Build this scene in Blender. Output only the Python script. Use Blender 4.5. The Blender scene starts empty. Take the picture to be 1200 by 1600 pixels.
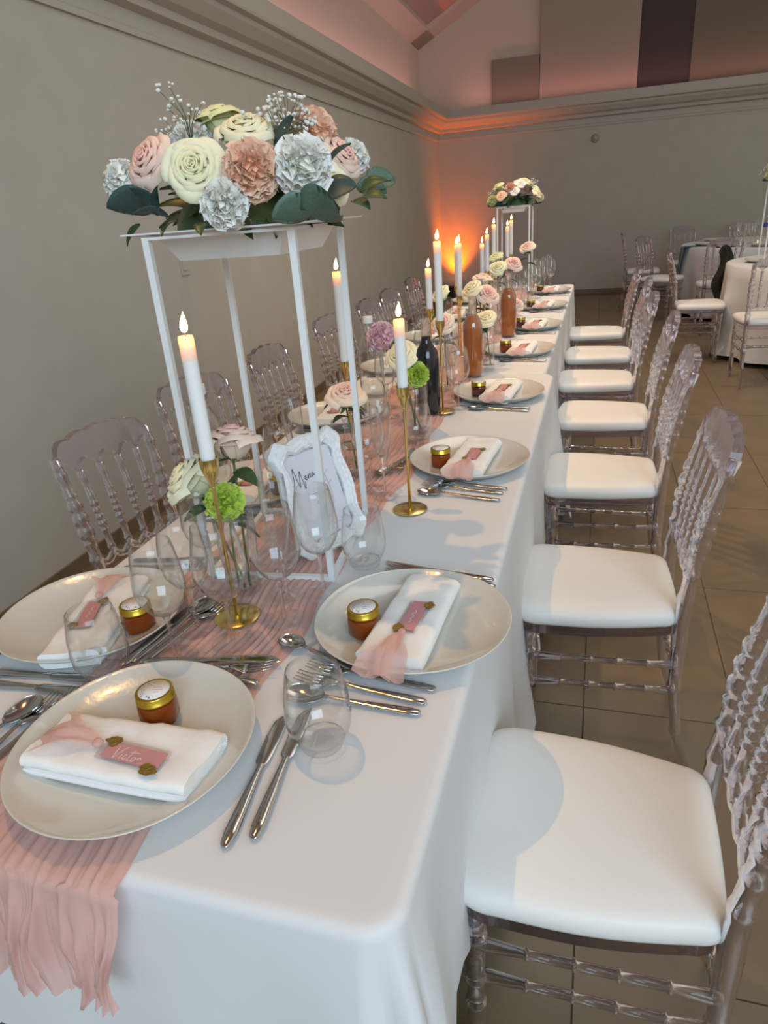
import bpy, math, random
from mathutils import Vector, Matrix
SC = bpy.context.scene
COL = SC.collection
PI = math.pi
# ------------------------------------------------------------------ camera, world, lights, exposure
cam_d = bpy.data.cameras.new('camera'); cam = bpy.data.objects.new('camera', cam_d); COL.objects.link(cam)
cam_d.sensor_fit = 'VERTICAL'; cam_d.sensor_height = 24.0; cam_d.lens = 24.0*1068/1600; cam_d.clip_start = .02
cam.matrix_world = Matrix(((0.95753983, -0.05063274, 0.28382003, 0), (0.2792892, 0.40712711, -0.86962351, 0),
                           (-0.07151941, 0.91196702, 0.4039816, 1.37), (0, 0, 0, 1)))
SC.camera = cam
SC.view_settings.view_transform = 'Standard'; SC.view_settings.look = 'None'
SC.view_settings.exposure = 0.0; SC.view_settings.gamma = 1.0; SC.view_settings.use_curve_mapping = False
cy = SC.cycles
cy.max_bounces = 18; cy.transparent_max_bounces = 40; cy.transmission_bounces = 14; cy.glossy_bounces = 5
cy.diffuse_bounces = 3; cy.use_denoising = True; cy.sample_clamp_indirect = 4.0; cy.caustics_reflective = False; cy.caustics_refractive = False
w = bpy.data.worlds.new('world'); SC.world = w; w.use_nodes = True
w.node_tree.nodes['Background'].inputs[0].default_value = (1.0, .92, .75, 1)
w.node_tree.nodes['Background'].inputs[1].default_value = 0.62

def light(name, kind, loc, energy, color, aim=None, **kw):
    d = bpy.data.lights.new(name, kind); d.energy = energy; d.color = color
    for k, v in kw.items(): setattr(d, k, v)
    o = bpy.data.objects.new(name, d); COL.objects.link(o); o.location = loc
    if aim is not None: o.rotation_euler = (Vector(aim)-Vector(loc)).to_track_quat('-Z', 'Y').to_euler()
    return o
light('ceiling_spot_lamp', 'SPOT', (-1.11, 1.34, 4.05), 112, (1.0, .52, .13), (-.30, 1.50, .75), spot_size=math.radians(70), spot_blend=.35, shadow_soft_size=.022)
light('ceiling_spot_lamp', 'SPOT', (-1.11, 4.5, 4.05), 190, (1.0, .60, .26), (-.25, 4.5, .75), spot_size=math.radians(80), spot_blend=.5, shadow_soft_size=.022)  # second spot added to keep the far cloth as bright as the near one
light('window_daylight', 'AREA', (1.9, -2.9, 3.0), 180, (.56, .79, 1.0), (-.5, 1.5, .7), shape='RECTANGLE', size=3.5, size_y=2.4)
light('far_table_fill', 'AREA', (.1, 5.2, 4.3), 42, (1.0, .90, .80), (.1, 5.2, 0), shape='RECTANGLE', size=1.6, size_y=5.0, spread=math.radians(110))  # soft overhead fill added to lift the far cloth and seats, no real fitting
LED = (1.0, .45, .45)
light('ledge_led_strip_left', 'AREA', (-2.36, 6.5, 2.62), 16, LED, (-2.6, 6.5, 5), shape='RECTANGLE', size=8.5, size_y=.06)
light('ledge_led_strip_back', 'AREA', (1.2, 11.12, 2.62), 9, (1, .34, .30), (1.2, 11.35, 5), shape='RECTANGLE', size=6.5, size_y=.06)

# ------------------------------------------------------------------ materials
def nt(m): m.use_nodes = True; return m.node_tree.nodes, m.node_tree.links
def mat(name, col, rough=.5, metal=0, bump=0, scale=40, var=0, **kw):
    m = bpy.data.materials.new(name); n, l = nt(m); b = n['Principled BSDF']
    b.inputs['Base Color'].default_value = (*col, 1); b.inputs['Roughness'].default_value = rough; b.inputs['Metallic'].default_value = metal
    for k, v in kw.items(): b.inputs[k.replace('_', ' ')].default_value = v
    if bump or var:
        t = n.new('ShaderNodeTexCoord'); z = n.new('ShaderNodeTexNoise'); z.inputs['Scale'].default_value = scale; z.inputs['Detail'].default_value = 5
        l.new(t.outputs['Object'], z.inputs['Vector'])
        if bump:
            bp = n.new('ShaderNodeBump'); bp.inputs['Strength'].default_value = bump; bp.inputs['Distance'].default_value = .01
            l.new(z.outputs['Fac'], bp.inputs['Height']); l.new(bp.outputs['Normal'], b.inputs['Normal'])
        if var:
            r = n.new('ShaderNodeValToRGB'); r.color_ramp.elements[0].position = .3; r.color_ramp.elements[1].position = .7
            r.color_ramp.elements[0].color = (*[c*(1-var) for c in col], 1); r.color_ramp.elements[1].color = (*[min(1, c*(1+var)) for c in col], 1)
            l.new(z.outputs['Fac'], r.inputs['Fac']); l.new(r.outputs['Color'], b.inputs['Base Color'])
    return m
def mix_mat(name, build):
    m = bpy.data.materials.new(name); n, l = nt(m); n.remove(n['Principled BSDF']); build(n, l, n['Material Output']); return m
def thin_glass(name, tint, strength=1.0, edge=.45):
    def f(n, l, out):
        fr = n.new('ShaderNodeLayerWeight'); fr.inputs[0].default_value = .5
        def pw(e):
            p = n.new('ShaderNodeMath'); p.operation = 'POWER'; p.inputs[1].default_value = e; l.new(fr.outputs['Facing'], p.inputs[0]); return p.outputs[0]
        tr = n.new('ShaderNodeBsdfTransparent')
        mc = n.new('ShaderNodeMix'); mc.data_type = 'RGBA'; l.new(pw(6), mc.inputs[0]); mc.inputs[6].default_value = (*tint, 1); mc.inputs[7].default_value = (edge, edge, edge, 1)
        l.new(mc.outputs[2], tr.inputs[0])
        gl = n.new('ShaderNodeBsdfGlossy'); gl.inputs['Roughness'].default_value = .02; gl.inputs[0].default_value = (1, 1, 1, 1)
        a = n.new('ShaderNodeMath'); a.operation = 'MULTIPLY_ADD'; a.inputs[1].default_value = .85*strength; a.inputs[2].default_value = .035*strength; a.use_clamp = True
        l.new(pw(3), a.inputs[0])
        mx = n.new('ShaderNodeMixShader'); l.new(a.outputs[0], mx.inputs[0]); l.new(tr.outputs[0], mx.inputs[1]); l.new(gl.outputs[0], mx.inputs[2])
        l.new(mx.outputs[0], out.inputs[0])
    return mix_mat(name, f)
def solid_glass(name, tint, ior=1.45, clear=.35, clear_tint=(1, 1, 1)):
    def f(n, l, out):
        g = n.new('ShaderNodeBsdfGlass'); g.inputs['Color'].default_value = (*tint, 1); g.inputs['IOR'].default_value = ior; g.inputs['Roughness'].default_value = .0
        tr = n.new('ShaderNodeBsdfTransparent'); tr.inputs[0].default_value = (*clear_tint, 1)
        mx = n.new('ShaderNodeMixShader'); mx.inputs[0].default_value = clear; l.new(g.outputs[0], mx.inputs[1]); l.new(tr.outputs[0], mx.inputs[2])
        l.new(mx.outputs[0], out.inputs[0])
    return mix_mat(name, f)
def gauze_mat(name, col, trans):
    def f(n, l, out):
        b = n.new('ShaderNodeBsdfDiffuse'); b.inputs[0].default_value = (*col, 1)
        tl = n.new('ShaderNodeBsdfTranslucent'); tl.inputs[0].default_value = (*col, 1)
        m1 = n.new('ShaderNodeMixShader'); m1.inputs[0].default_value = .3; l.new(b.outputs[0], m1.inputs[1]); l.new(tl.outputs[0], m1.inputs[2])
        tr = n.new('ShaderNodeBsdfTransparent')
        m2 = n.new('ShaderNodeMixShader'); m2.inputs[0].default_value = trans; l.new(m1.outputs[0], m2.inputs[1]); l.new(tr.outputs[0], m2.inputs[2])
        l.new(m2.outputs[0], out.inputs[0])
    return mix_mat(name, f)
def petal_mat():
    m = bpy.data.materials.new('petal'); n, l = nt(m); b = n['Principled BSDF']; b.inputs['Roughness'].default_value = .6
    a = n.new('ShaderNodeAttribute'); a.attribute_name = 'tint'; l.new(a.outputs['Color'], b.inputs['Base Color'])
    b.inputs['Subsurface Weight'].default_value = .35; b.inputs['Subsurface Radius'].default_value = (.012, .009, .007)
    b.inputs['Specular IOR Level'].default_value = .25
    return m
def wax_tip_mat():
    def f(n, l, out):
        b = n.new('ShaderNodeBsdfDiffuse'); b.inputs[0].default_value = (.84, .83, .83, 1)
        tl = n.new('ShaderNodeBsdfTranslucent'); tl.inputs[0].default_value = (1.0, .72, .42, 1)  # orange tint stands for flame glow coming through the wax
        m1 = n.new('ShaderNodeMixShader'); m1.inputs[0].default_value = .35; l.new(b.outputs[0], m1.inputs[1]); l.new(tl.outputs[0], m1.inputs[2]); l.new(m1.outputs[0], out.inputs[0])
    return mix_mat('wax_tip', f)
def flame_mat():
    m = bpy.data.materials.new('flame'); n, l = nt(m); b = n['Principled BSDF']
    b.inputs['Base Color'].default_value = (0, 0, 0, 1)
    t = n.new('ShaderNodeTexCoord'); s = n.new('ShaderNodeSeparateXYZ'); l.new(t.outputs['Generated'], s.inputs[0])
    r = n.new('ShaderNodeValToRGB'); r.color_ramp.elements[0].color = (1, .35, .05, 1); r.color_ramp.elements[1].color = (1, .62, .22, 1)
    r.color_ramp.elements[1].position = .45
    e = r.color_ramp.elements.new(.25); e.color = (1, .75, .4, 1)
    l.new(s.outputs[2], r.inputs[0]); l.new(r.outputs[0], b.inputs['Emission Color']); b.inputs['Emission Strength'].default_value = 9
    return m
M = dict(
    wall=mat('wall_paint', (.49, .46, .408), .8, bump=.03, scale=6, var=.03),
    wall_warm=mat('upper_wall_paint', (.55, .48, .41), .8),
    trim=mat('cornice_paint', (.48, .445, .40), .7),
    ceil=mat('ceiling_paint', (.36, .27, .27), .8),
    grout=mat('grout', (.14, .10, .065), .9),
    tile=mat('stone_tile', (.175, .125, .075), .38, bump=.06, scale=5, var=.16),
    p_beige=mat('panel_beige', (.34, .29, .245), .8), p_grey=mat('panel_grey', (.20, .18, .15), .8), p_dark=mat('panel_dark', (.055, .042, .042), .8), p_olive=mat('panel_olive', (.15, .135, .105), .8),
    cloth=mat('white_linen', (.72, .715, .72), .85, bump=.03, scale=14),
    napkin=mat('napkin_cotton', (.86, .85, .83), .9, bump=.10, scale=60),
    gauze=gauze_mat('pink_gauze', (.84, .53, .465), .16), ribbon=gauze_mat('pink_ribbon', (.84, .56, .50), .38),
    plate=mat('ivory_ceramic', (.62, .605, .55), .22, bump=.07, scale=55, Coat_Weight=.7, Coat_Roughness=.06),
    steel=mat('steel', (.52, .51, .50), .13, 1), brass=mat('brass', (.83, .64, .24), .2, 1), gold=mat('gold_lid', (.52, .37, .05), .28, 1),
    goldleaf=mat('gold_leaf', (.45, .32, .08), .35, 1, bump=.6, scale=300),
    wax=mat('wax', (.86, .85, .84), .45, Subsurface_Weight=.2, Subsurface_Radius=(.006, .004, .003)), waxtip=wax_tip_mat(), wick=mat('wick', (.02, .015, .01), .9), flame=flame_mat(),
    white=mat('white_lacquer', (.80, .80, .80), .35), frame=mat('white_plaster', (.82, .82, .83), .5), paper=mat('menu_paper', (.70, .70, .76), .6),
    ink=mat('ink', (.02, .02, .03), .6), inkgrey=mat('grey_ink', (.28, .28, .34), .6), label=mat('label_paper', (.80, .77, .76), .5), blackstand=mat('black_easel', (.03, .03, .035), .5),
    honey=mat('honey', (.26, .048, .003), .1, Transmission_Weight=.25, IOR=1.45, Coat_Weight=.25),
    darkjam=mat('dark_honey', (.10, .012, .010), .1, Coat_Weight=.6),
    seat=mat('white_vinyl', (.80, .78, .745), .5, bump=.035, scale=160),
    acrylic=solid_glass('clear_acrylic', (.95, .935, .975), 1.45, .28, (.90, .88, .93)), acrylic_far=solid_glass('clear_acrylic_far', (.93, .91, .96), 1.42, .42, (.90, .88, .93)),
    glass=thin_glass('thin_glass', (.985, .99, .99), 1.0, .35), glass_foot=thin_glass('foot_glass', (.99, .99, .99), .5, .6), stemglass=solid_glass('stem_glass', (.99, .99, .99), 1.45, .6),
    rosewine=mat('rose_wine', (.50, .135, .028), .14, Transmission_Weight=.2, Coat_Weight=.25),
    darkwine=mat('dark_bottle', (.010, .010, .014), .12, Coat_Weight=.3),
    petal=petal_mat(), leaf=mat('dark_leaf', (.045, .085, .03), .45, var=.3, scale=30), euc=mat('eucalyptus', (.085, .15, .11), .5, var=.2, scale=25),
    eucd=mat('dark_eucalyptus', (.035, .07, .065), .5, var=.2, scale=25),
    stem=mat('green_stem', (.09, .15, .035), .5), gyp=mat('gypsophila', (.80, .80, .76), .7), gstem=mat('thin_stem', (.13, .15, .07), .6),
    cap=mat('plastic_cap', (.80, .80, .80), .4), bluecap=mat('blue_label', (.08, .07, .45), .4), teal=mat('teal_runner', (.05, .20, .22), .8),
    olivecloth=mat('olive_jacket', (.035, .035, .02), .9), tag=gauze_mat('acrylic_pink', (.80, .42, .42), .15), tagclear=thin_glass('tag_clear', (.98, .97, .97), 1.2), inkwhite=mat('white_ink', (.9, .88, .88), .5),
    plastic=mat('grey_plastic', (.30, .28, .26), .5), uplight_lens=mat('uplight_lens', (.9, .35, .05), .3, Emission_Color=(1, .3, .03, 1), Emission_Strength=6),
    black=mat('black_plastic', (.02, .02, .02), .5),
)

# ------------------------------------------------------------------ mesh helpers
class MB:
    def __init__(s): s.v = []; s.f = []; s.c = []
    def add(s, vs, fs, col=None):
        o = len(s.v); s.v += [tuple(p) for p in vs]; s.f += [tuple(i+o for i in f) for f in fs]
        if col is not None: s.c += [col]*len(vs) if not isinstance(col, list) else col
        return s
    def box(s, a, b):
        x0, y0, z0 = a; x1, y1, z1 = b
        return s.add([(x0, y0, z0), (x1, y0, z0), (x1, y1, z0), (x0, y1, z0), (x0, y0, z1), (x1, y0, z1), (x1, y1, z1), (x0, y1, z1)],
                     [(3, 2, 1, 0), (4, 5, 6, 7), (0, 1, 5, 4), (1, 2, 6, 5), (2, 3, 7, 6), (3, 0, 4, 7)])
    def hexa(s, p): return s.add(p, [(3, 2, 1, 0), (4, 5, 6, 7), (0, 1, 5, 4), (1, 2, 6, 5), (2, 3, 7, 6), (3, 0, 4, 7)])
    def grid(s, fn, nu, nv, wrap=False, col=None, flip=False):
        vs = [fn(i/(nu if wrap else nu-1), j/(nv-1)) for j in range(nv) for i in range(nu)]
        fs = []
        for j in range(nv-1):
            for i in range(nu if wrap else nu-1):
                a, b = j*nu+i, j*nu+(i+1) % nu
                q = (a, b, b+nu, a+nu); fs.append(q[::-1] if flip else q)
        cc = None
        if col is not None: cc = [col(j/(nv-1)) for j in range(nv) for i in range(nu)] if callable(col) else col
        return s.add(vs, fs, cc)
    def lathe(s, prof, seg=24, o=(0, 0, 0)):
        vs = []; fs = []; idx = []
        for r, z in prof:
            if r < 1e-6: idx.append([len(vs)]); vs.append((o[0], o[1], o[2]+z))
            else:
                idx.append(list(range(len(vs), len(vs)+seg)))
                vs += [(o[0]+r*math.cos(2*PI*k/seg), o[1]+r*math.sin(2*PI*k/seg), o[2]+z) for k in range(seg)]
        for a, b in zip(idx, idx[1:]):
            for k in range(seg):
                k2 = (k+1) % seg
                if len(a) == 1 and len(b) == 1: continue
                if len(a) == 1: fs.append((a[0], b[k2], b[k]))
                elif len(b) == 1: fs.append((a[k], a[k2], b[0]))
                else: fs.append((a[k], a[k2], b[k2], b[k]))
        return s.add(vs, fs)
    def tube(s, path, rad, seg=8, flat=1.0, up=None, caps=True):
        P = [Vector(p) for p in path]; n = len(P); R = rad if isinstance(rad, (list, tuple)) else [rad]*n
        vs = []; T0 = None; U = None
        for i in range(n):
            t = (P[min(i+1, n-1)]-P[max(i-1, 0)]).normalized()
            if U is None:
                r = Vector(up) if up else (Vector((0, 0, 1)) if abs(t.z) < .9 else Vector((1, 0, 0)))
                U = (r-t*r.dot(t)).normalized()
            else: U = (U-t*U.dot(t)).normalized()
            W = t.cross(U)
            for k in range(seg):
                a = 2*PI*k/seg; vs.append(P[i]+(W*math.cos(a)+U*math.sin(a)*flat)*R[i])
        fs = [(j*seg+k, j*seg+(k+1) % seg, (j+1)*seg+(k+1) % seg, (j+1)*seg+k) for j in range(n-1) for k in range(seg)]
        if caps: fs += [tuple(range(seg-1, -1, -1)), tuple((n-1)*seg+k for k in range(seg))]
        return s.add(vs, fs)
    def loft(s, secs, seg=8):
        # secs: (centre, half width along given unit vector a, half thickness along b)
        vs = []
        for c, a, b in secs:
            c, a, b = Vector(c), Vector(a), Vector(b)
            vs += [c+a*math.cos(2*PI*k/seg)+b*math.sin(2*PI*k/seg) for k in range(seg)]
        n = len(secs)
        fs = [(j*seg+k, j*seg+(k+1) % seg, (j+1)*seg+(k+1) % seg, (j+1)*seg+k) for j in range(n-1) for k in range(seg)]
        fs += [tuple(range(seg-1, -1, -1)), tuple((n-1)*seg+k for k in range(seg))]
        return s.add(vs, fs)
    def prism(s, pts, z0, z1):
        n = len(pts)
        return s.add([(x, y, z0) for x, y in pts]+[(x, y, z1) for x, y in pts],
                     [tuple(range(n-1, -1, -1)), tuple(range(n, 2*n))]+[(i, (i+1) % n, n+(i+1) % n, n+i) for i in range(n)])
    def xf(s, m, start=0):
        for i in range(start, len(s.v)): s.v[i] = tuple(m @ Vector(s.v[i]))
        return s
    def mesh(s, name, material, smooth=True):
        me = bpy.data.meshes.new(name); me.from_pydata(s.v, [], s.f); me.materials.append(material)
        if smooth: me.polygons.foreach_set('use_smooth', [True]*len(me.polygons))
        if s.c:
            a = me.color_attributes.new('tint', 'FLOAT_COLOR', 'POINT')
            a.data.foreach_set('color', [x for c in s.c for x in (*c, 1)])
        me.update(); return me
def link(name, me, parent=None, loc=(0, 0, 0), rot=(0, 0, 0)):
    o = bpy.data.objects.new(name, me); COL.objects.link(o); o.location = loc; o.rotation_euler = rot
    if parent is not None: o.parent = parent
    return o
def obj(name, mb, m, parent=None, smooth=True, sharp=None):
    o = link(name, mb.mesh(name, M[m] if isinstance(m, str) else m, smooth), parent)
    if sharp and smooth: o.data.set_sharp_from_angle(angle=math.radians(sharp))
    return o
def tag(o, label, cat=None, group=None, kind=None):
    if label: o['label'] = label
    if cat: o['category'] = cat
    if group: o['group'] = group
    if kind: o['kind'] = kind
    return o
def thing(name, label, cat, loc=(0, 0, 0), rz=0, group=None):
    o = bpy.data.objects.new(name, None); COL.objects.link(o); o.location = loc; o.rotation_euler = (0, 0, rz); o.empty_display_size = .05
    return tag(o, label, cat, group)
def struct(name, mb, m, parent=None, smooth=False):
    o = obj(name, mb, m, parent, smooth)
    if parent is None: o['kind'] = 'structure'
    return o
def dup(root, loc=None, rz=None, label=None, group=None):
    def cp(o, par):
        c = o.copy(); COL.objects.link(c)
        if par is not None: c.parent = par; c.matrix_parent_inverse = o.matrix_parent_inverse.copy()
        for ch in list(o.children): cp(ch, c)
        return c
    r = cp(root, None)
    if loc is not None: r.location = loc
    if rz is not None: r.rotation_euler[2] = rz
    if label: r['label'] = label
    if group: r['group'] = group
    elif 'group' in r and group == '': del r['group']
    return r
def place(proto, used, loc, rz, label, group=None):
    if id(proto) not in used:
        used[id(proto)] = 1; proto.location = loc; proto.rotation_euler[2] = rz; proto['label'] = label
        if group: proto['group'] = group
        return proto
    return dup(proto, loc, rz, label, group)
USED = {}
ORD = ['nearest', 'second', 'third', 'fourth', 'fifth', 'sixth', 'seventh', 'eighth', 'ninth']

# ------------------------------------------------------------------ the room
WX0, WX1, YB = -2.13, -2.34, 11.05          # the left wall runs from (WX0, y=2) to (WX1, y=YB)
def wx(y): return WX0+(WX1-WX0)*(y-2)/(YB-2)
b = MB()
def wall_seg(mb, y0, y1, z0, z1, off0, off1):
    mb.hexa([(wx(y0)+off0, y0, z0), (wx(y0)+off1, y0, z0), (wx(y1)+off1, y1, z0), (wx(y1)+off0, y1, z0),
             (wx(y0)+off0, y0, z1), (wx(y0)+off1, y0, z1), (wx(y1)+off1, y1, z1), (wx(y1)+off0, y1, z1)])
wall_seg(b, -3.5, YB+.2, 0, 2.49, -.2, 0)
struct('wall_left', b, 'wall')
b = MB(); wall_seg(b, -3.5, YB+.4, 2.5, 3.50, -.45, -.30); struct('wall_left_upper', b, 'wall_warm')
b = MB(); b.box((WX1-.05, YB, 0), (7.0, YB+.2, 2.49)); struct('wall_back', b, 'wall')
b = MB(); b.add([(WX1-.5, YB+.30, 2.4), (7, YB+.30, 2.4), (7, YB+.30, 6.6), (3.2, YB+.30, 6.48), (WX1-.5, YB+.30, 3.36),
                 (WX1-.5, YB+.45, 2.4), (7, YB+.45, 2.4), (7, YB+.45, 6.6), (3.2, YB+.45, 6.48), (WX1-.5, YB+.45, 3.36)],
                [(4, 3, 2, 1, 0), (5, 6, 7, 8, 9), (0, 1, 6, 5), (1, 2, 7, 6), (2, 3, 8, 7), (3, 4, 9, 8), (4, 0, 5, 9)])
up = struct('wall_back_upper', b, 'wall_warm')
for (x0, x1, z0, z1, m, d) in ((-1.60, -.93, 2.55, 3.16, 'p_grey', .05), (-.93, .36, 2.55, 4.4, 'p_beige', .06), (.36, 1.0, 2.55, 5.2, 'p_dark', .045), (1.0, 4.2, 2.55, 5.6, 'p_olive', .06)):
    q = MB(); q.box((x0+.006, YB+.30-d, z0), (x1-.006, YB+.30, z1)); obj('accent_panel', q, m, up, False)
# cornice: stepped profile (distance out from the wall, height)
prof = [(0, 2.20), (.014, 2.20), (.016, 2.225), (.004, 2.235), (.004, 2.30), (.05, 2.315), (.055, 2.35), (.10, 2.37), (.145, 2.42), (.15, 2.445), (.185, 2.455), (.19, 2.47), (.19, 2.57), (-.34, 2.57), (-.34, 2.50), (0, 2.50)]
n = len(prof); b = MB()
b.add([(wx(-3.5)+d, -3.5, z) for d, z in prof]+[(wx(YB)+d, YB+.02, z) for d, z in prof], [(i, n+i, n+(i+1) % n, (i+1) % n) for i in range(n)]+[tuple(range(n)), tuple(range(2*n-1, n-1, -1))])
struct('trim_1', b, 'trim')
b = MB(); b.add([(WX1-.2, YB-d, z) for d, z in prof]+[(7, YB-d, z) for d, z in prof], [(i, (i+1) % n, n+(i+1) % n, n+i) for i in range(n)]+[tuple(range(n-1, -1, -1)), tuple(range(n, 2*n))])
struct('trim_2', b, 'trim')
# sloped ceiling and the pale band along its foot
sl = .52
b = MB()
def roof(x): return 3.36+(x+2.84)*sl
b.hexa([(-2.9, -3.5, roof(-2.9)), (3.2, -3.5, roof(3.2)), (3.2, YB+.4, roof(3.2)), (-2.9, YB+.4, roof(-2.9)), (-2.9, -3.5, roof(-2.9)+.15), (3.2, -3.5, roof(3.2)+.15), (3.2, YB+.4, roof(3.2)+.15), (-2.9, YB+.4, roof(-2.9)+.15)])
struct('ceiling', b, 'ceil')
b = MB()
b.hexa([(-2.9, -3.5, roof(-2.9)-.05), (-2.25, -3.5, roof(-2.25)-.05), (-2.40, YB+.4, roof(-2.40)-.05), (-2.9, YB+.4, roof(-2.9)-.05), (-2.9, -3.5, roof(-2.9)), (-2.25, -3.5, roof(-2.25)), (-2.40, YB+.4, roof(-2.40)), (-2.9, YB+.4, roof(-2.9))])
b.hexa([(-2.9, YB-.2, roof(-2.9)-.05), (3.2, YB-.2, roof(3.2)-.05), (3.2, YB+.4, roof(3.2)-.05), (-2.9, YB+.4, roof(-2.9)-.05), (-2.9, YB-.2, roof(-2.9)), (3.2, YB-.2, roof(3.2)), (3.2, YB+.4, roof(3.2)), (-2.9, YB+.4, roof(-2.9))])
struct('trim_3', b, 'wall_warm')
b = MB(); wall_seg(b, -3.5, YB, 0, .07, 0, .012); struct('baseboard_left', b, 'tile')
b = MB(); b.box((WX1, YB-.012, 0), (7, YB, .07)); struct('baseboard_back', b, 'tile')
# floor: grout bed with stone tiles laid on it
b = MB(); b.box((-2.6, -3.5, -.05), (7.0, YB+.2, -.004)); fl = struct('floor', b, 'grout')
TX, TY = .41, .76
q = MB(); q.prism([(.002, .004), (.004, .002), (TX-.004, .002), (TX-.002, .004), (TX-.002, TY-.004), (TX-.004, TY-.002), (.004, TY-.002), (.002, TY-.004)], -.004, 0)
vm = q.mesh('tile', M['tile'], False)
random.seed(3)
for i in range(-6, 11):
    for j in range(-1, 14):
        link('tile', vm, fl, (.02+i*TX, .15+j*TY, random.uniform(-.0006, 0)))
# outlet plate and small round detector on the walls
t = thing('light_switch', 'small white light switch plate on the grey left wall', 'switch', (wx(3.47), 3.47, 1.18))
b = MB(); b.box((0, -.04, -.06), (.008, .04, .06)); obj('plate', b, 'trim', t, False)
b = MB(); b.box((.008, -.025, -.035), (.013, .025, .035)); obj('rocker', b, 'trim', t, False)
t = thing('wall_socket', 'round grey fitting high on the back wall', 'socket', (-.146, YB, 2.05))
b = MB(); b.lathe([(0, .02), (.045, .02), (.055, .01), (.055, 0)], 20); b.xf(Matrix.Rotation(PI/2, 4, 'X')); obj('ring', b, 'plastic', t)
b = MB(); b.lathe([(0, .028), (.02, .026), (.02, .015)], 16); b.xf(Matrix.Rotation(PI/2, 4, 'X')); obj('button', b, 'trim', t)
# orange uplighter standing in the corner
t = thing('uplight', 'orange floor uplighter glowing in the far left corner', 'lamp', (-2.12, 10.90, 0))
b = MB(); b.lathe([(0, 0), (.10, 0), (.10, .20), (.085, .22), (.085, .18), (0, .18)], 20); obj('housing', b, 'black', t, True, 40)
b = MB(); b.lathe([(0, .196), (.08, .196), (.08, .185), (0, .185)], 20); obj('lens', b, 'uplight_lens', t)
ul = light('uplight_beam', 'SPOT', (-2.12, 10.90, .26), 175, (1.0, .155, .0), (-2.12, 10.905, 2.3), spot_size=math.radians(95), spot_blend=1.0, shadow_soft_size=.05)

# ------------------------------------------------------------------ tables and cloths
def cloth_top(x0, y0, x1, y1, z, hem, seed, flare=.30, rc=.045, corner_rise=True, butt=0):
    random.seed(seed); mb = MB()
    per = []                                     # points of the rounded rectangle with outward normals and distance to the nearest corner
    cs = [((x1-rc, y0+rc), -PI/2), ((x1-rc, y1-rc), 0), ((x0+rc, y1-rc), PI/2), ((x0+rc, y0+rc), PI)]
    for k, ((cx, cyy), a0) in enumerate(cs):
        for i in range(13):
            a = a0+i/12*PI/2; per.append((cx+rc*math.cos(a), cyy+rc*math.sin(a), math.cos(a), math.sin(a), 0.0, i/12))
        (nx, ny), _ = cs[(k+1) % 4]
        a = a0+PI/2; sx, sy = cx+rc*math.cos(a), cyy+rc*math.sin(a); ex, ey = nx+rc*math.cos(a), ny+rc*math.sin(a)
        L = math.hypot(ex-sx, ey-sy); ns = max(12, int(L/.045))
        for i in range(1, ns):
            u = i/ns; per.append((sx+(ex-sx)*u, sy+(ey-sy)*u, math.cos(a), math.sin(a), min(u, 1-u)*L, None))
    ph = [random.uniform(0, 6.28) for _ in range(8)]
    N = len(per); rows = []
    top_in = [(px-nx*.03, py-ny*.03, z) for px, py, nx, ny, _, _ in per]
    rows.append(top_in)
    re = .014
    for i in range(5):
        a = i/4*PI/2
        rows.append([(px-nx*re+nx*re*math.sin(a), py-ny*re+ny*re*math.sin(a), z-re+re*math.cos(a)) for px, py, nx, ny, _, _ in per])
    D0 = z-re-hem
    for j in range(1, 13):
        row = []; s = 0; lp = None
        for px, py, nx, ny, dc, ca in per:
            if lp: s += math.hypot(px-lp[0], py-lp[1])
            lp = (px, py)
            rise = max(0, .48-dc)*.9 if (corner_rise and ca is None) else (.48*.9 if corner_rise else 0)
            if ca is not None: rise *= .1
            elif dc < .16: rise *= .1+.9*(dc/.16)**1.0
            d = (D0-rise)*j/12; k = d/max(D0, .1)
            fold = (.014*math.sin(s*21+ph[0])+.010*math.sin(s*33+ph[1])+.008*math.sin(s*9+ph[2]))*k
            if ca is not None: off = flare*d*.50+.055*min(1, k*1.6)*math.cos(ca*2*PI*1.5+.6)*math.sin(PI*ca)
            else: off = .022*k*k+fold*k+flare*d*.5*math.exp(-(dc/.055)**2)
            if ny*butt > .3: off = 0          # the end that meets the other table hangs flat
            row.append((px+nx*off, py+ny*off, z-re-d))
        rows.append(row)
    mb.v = [p for r in rows for p in r]
    mb.f = [(j*N+i, j*N+(i+1) % N, (j+1)*N+(i+1) % N, (j+1)*N+i) for j in range(len(rows)-1) for i in range(N)]
    mb.f = [f[::-1] for f in mb.f]
    # top surface
    mb.f.append(tuple(range(N)))
    return mb
def long_table(x0, y0, x1, y1, z, label):
    t = thing('banquet_table', label, 'table', ((x0+x1)/2, (y0+y1)/2, 0), 0)
    hx, hy = (x1-x0)/2-.035, (y1-y0)/2-.035
    b = MB(); b.box((-hx, -hy, z-.04), (hx, hy, z-.004)); obj('tabletop', b, 'plastic', t, False)
    for sx in (-1, 1):
        for sy in (-1, 1):
            b = MB(); b.tube([(sx*(hx-.15), sy*(hy-.25), 0), (sx*(hx-.15), sy*(hy-.25), z-.04)], .014, 8); obj('leg', b, 'steel', t)
TZ = .75
long_table(-.915, .385, -.148, 2.67, TZ-.002, 'long banquet table in front, under the nearer white cloth')
long_table(-.93, 2.71, -.182, 5.64, TZ-.006, 'long banquet table further back, under the second white cloth')
tag(obj('tablecloth', cloth_top(-.917, .388, -.146, 2.68, TZ, .12, 5, butt=1), 'cloth', None, True, 50), 'white cloth draped over the nearer half of the long table', 'tablecloth')
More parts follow.
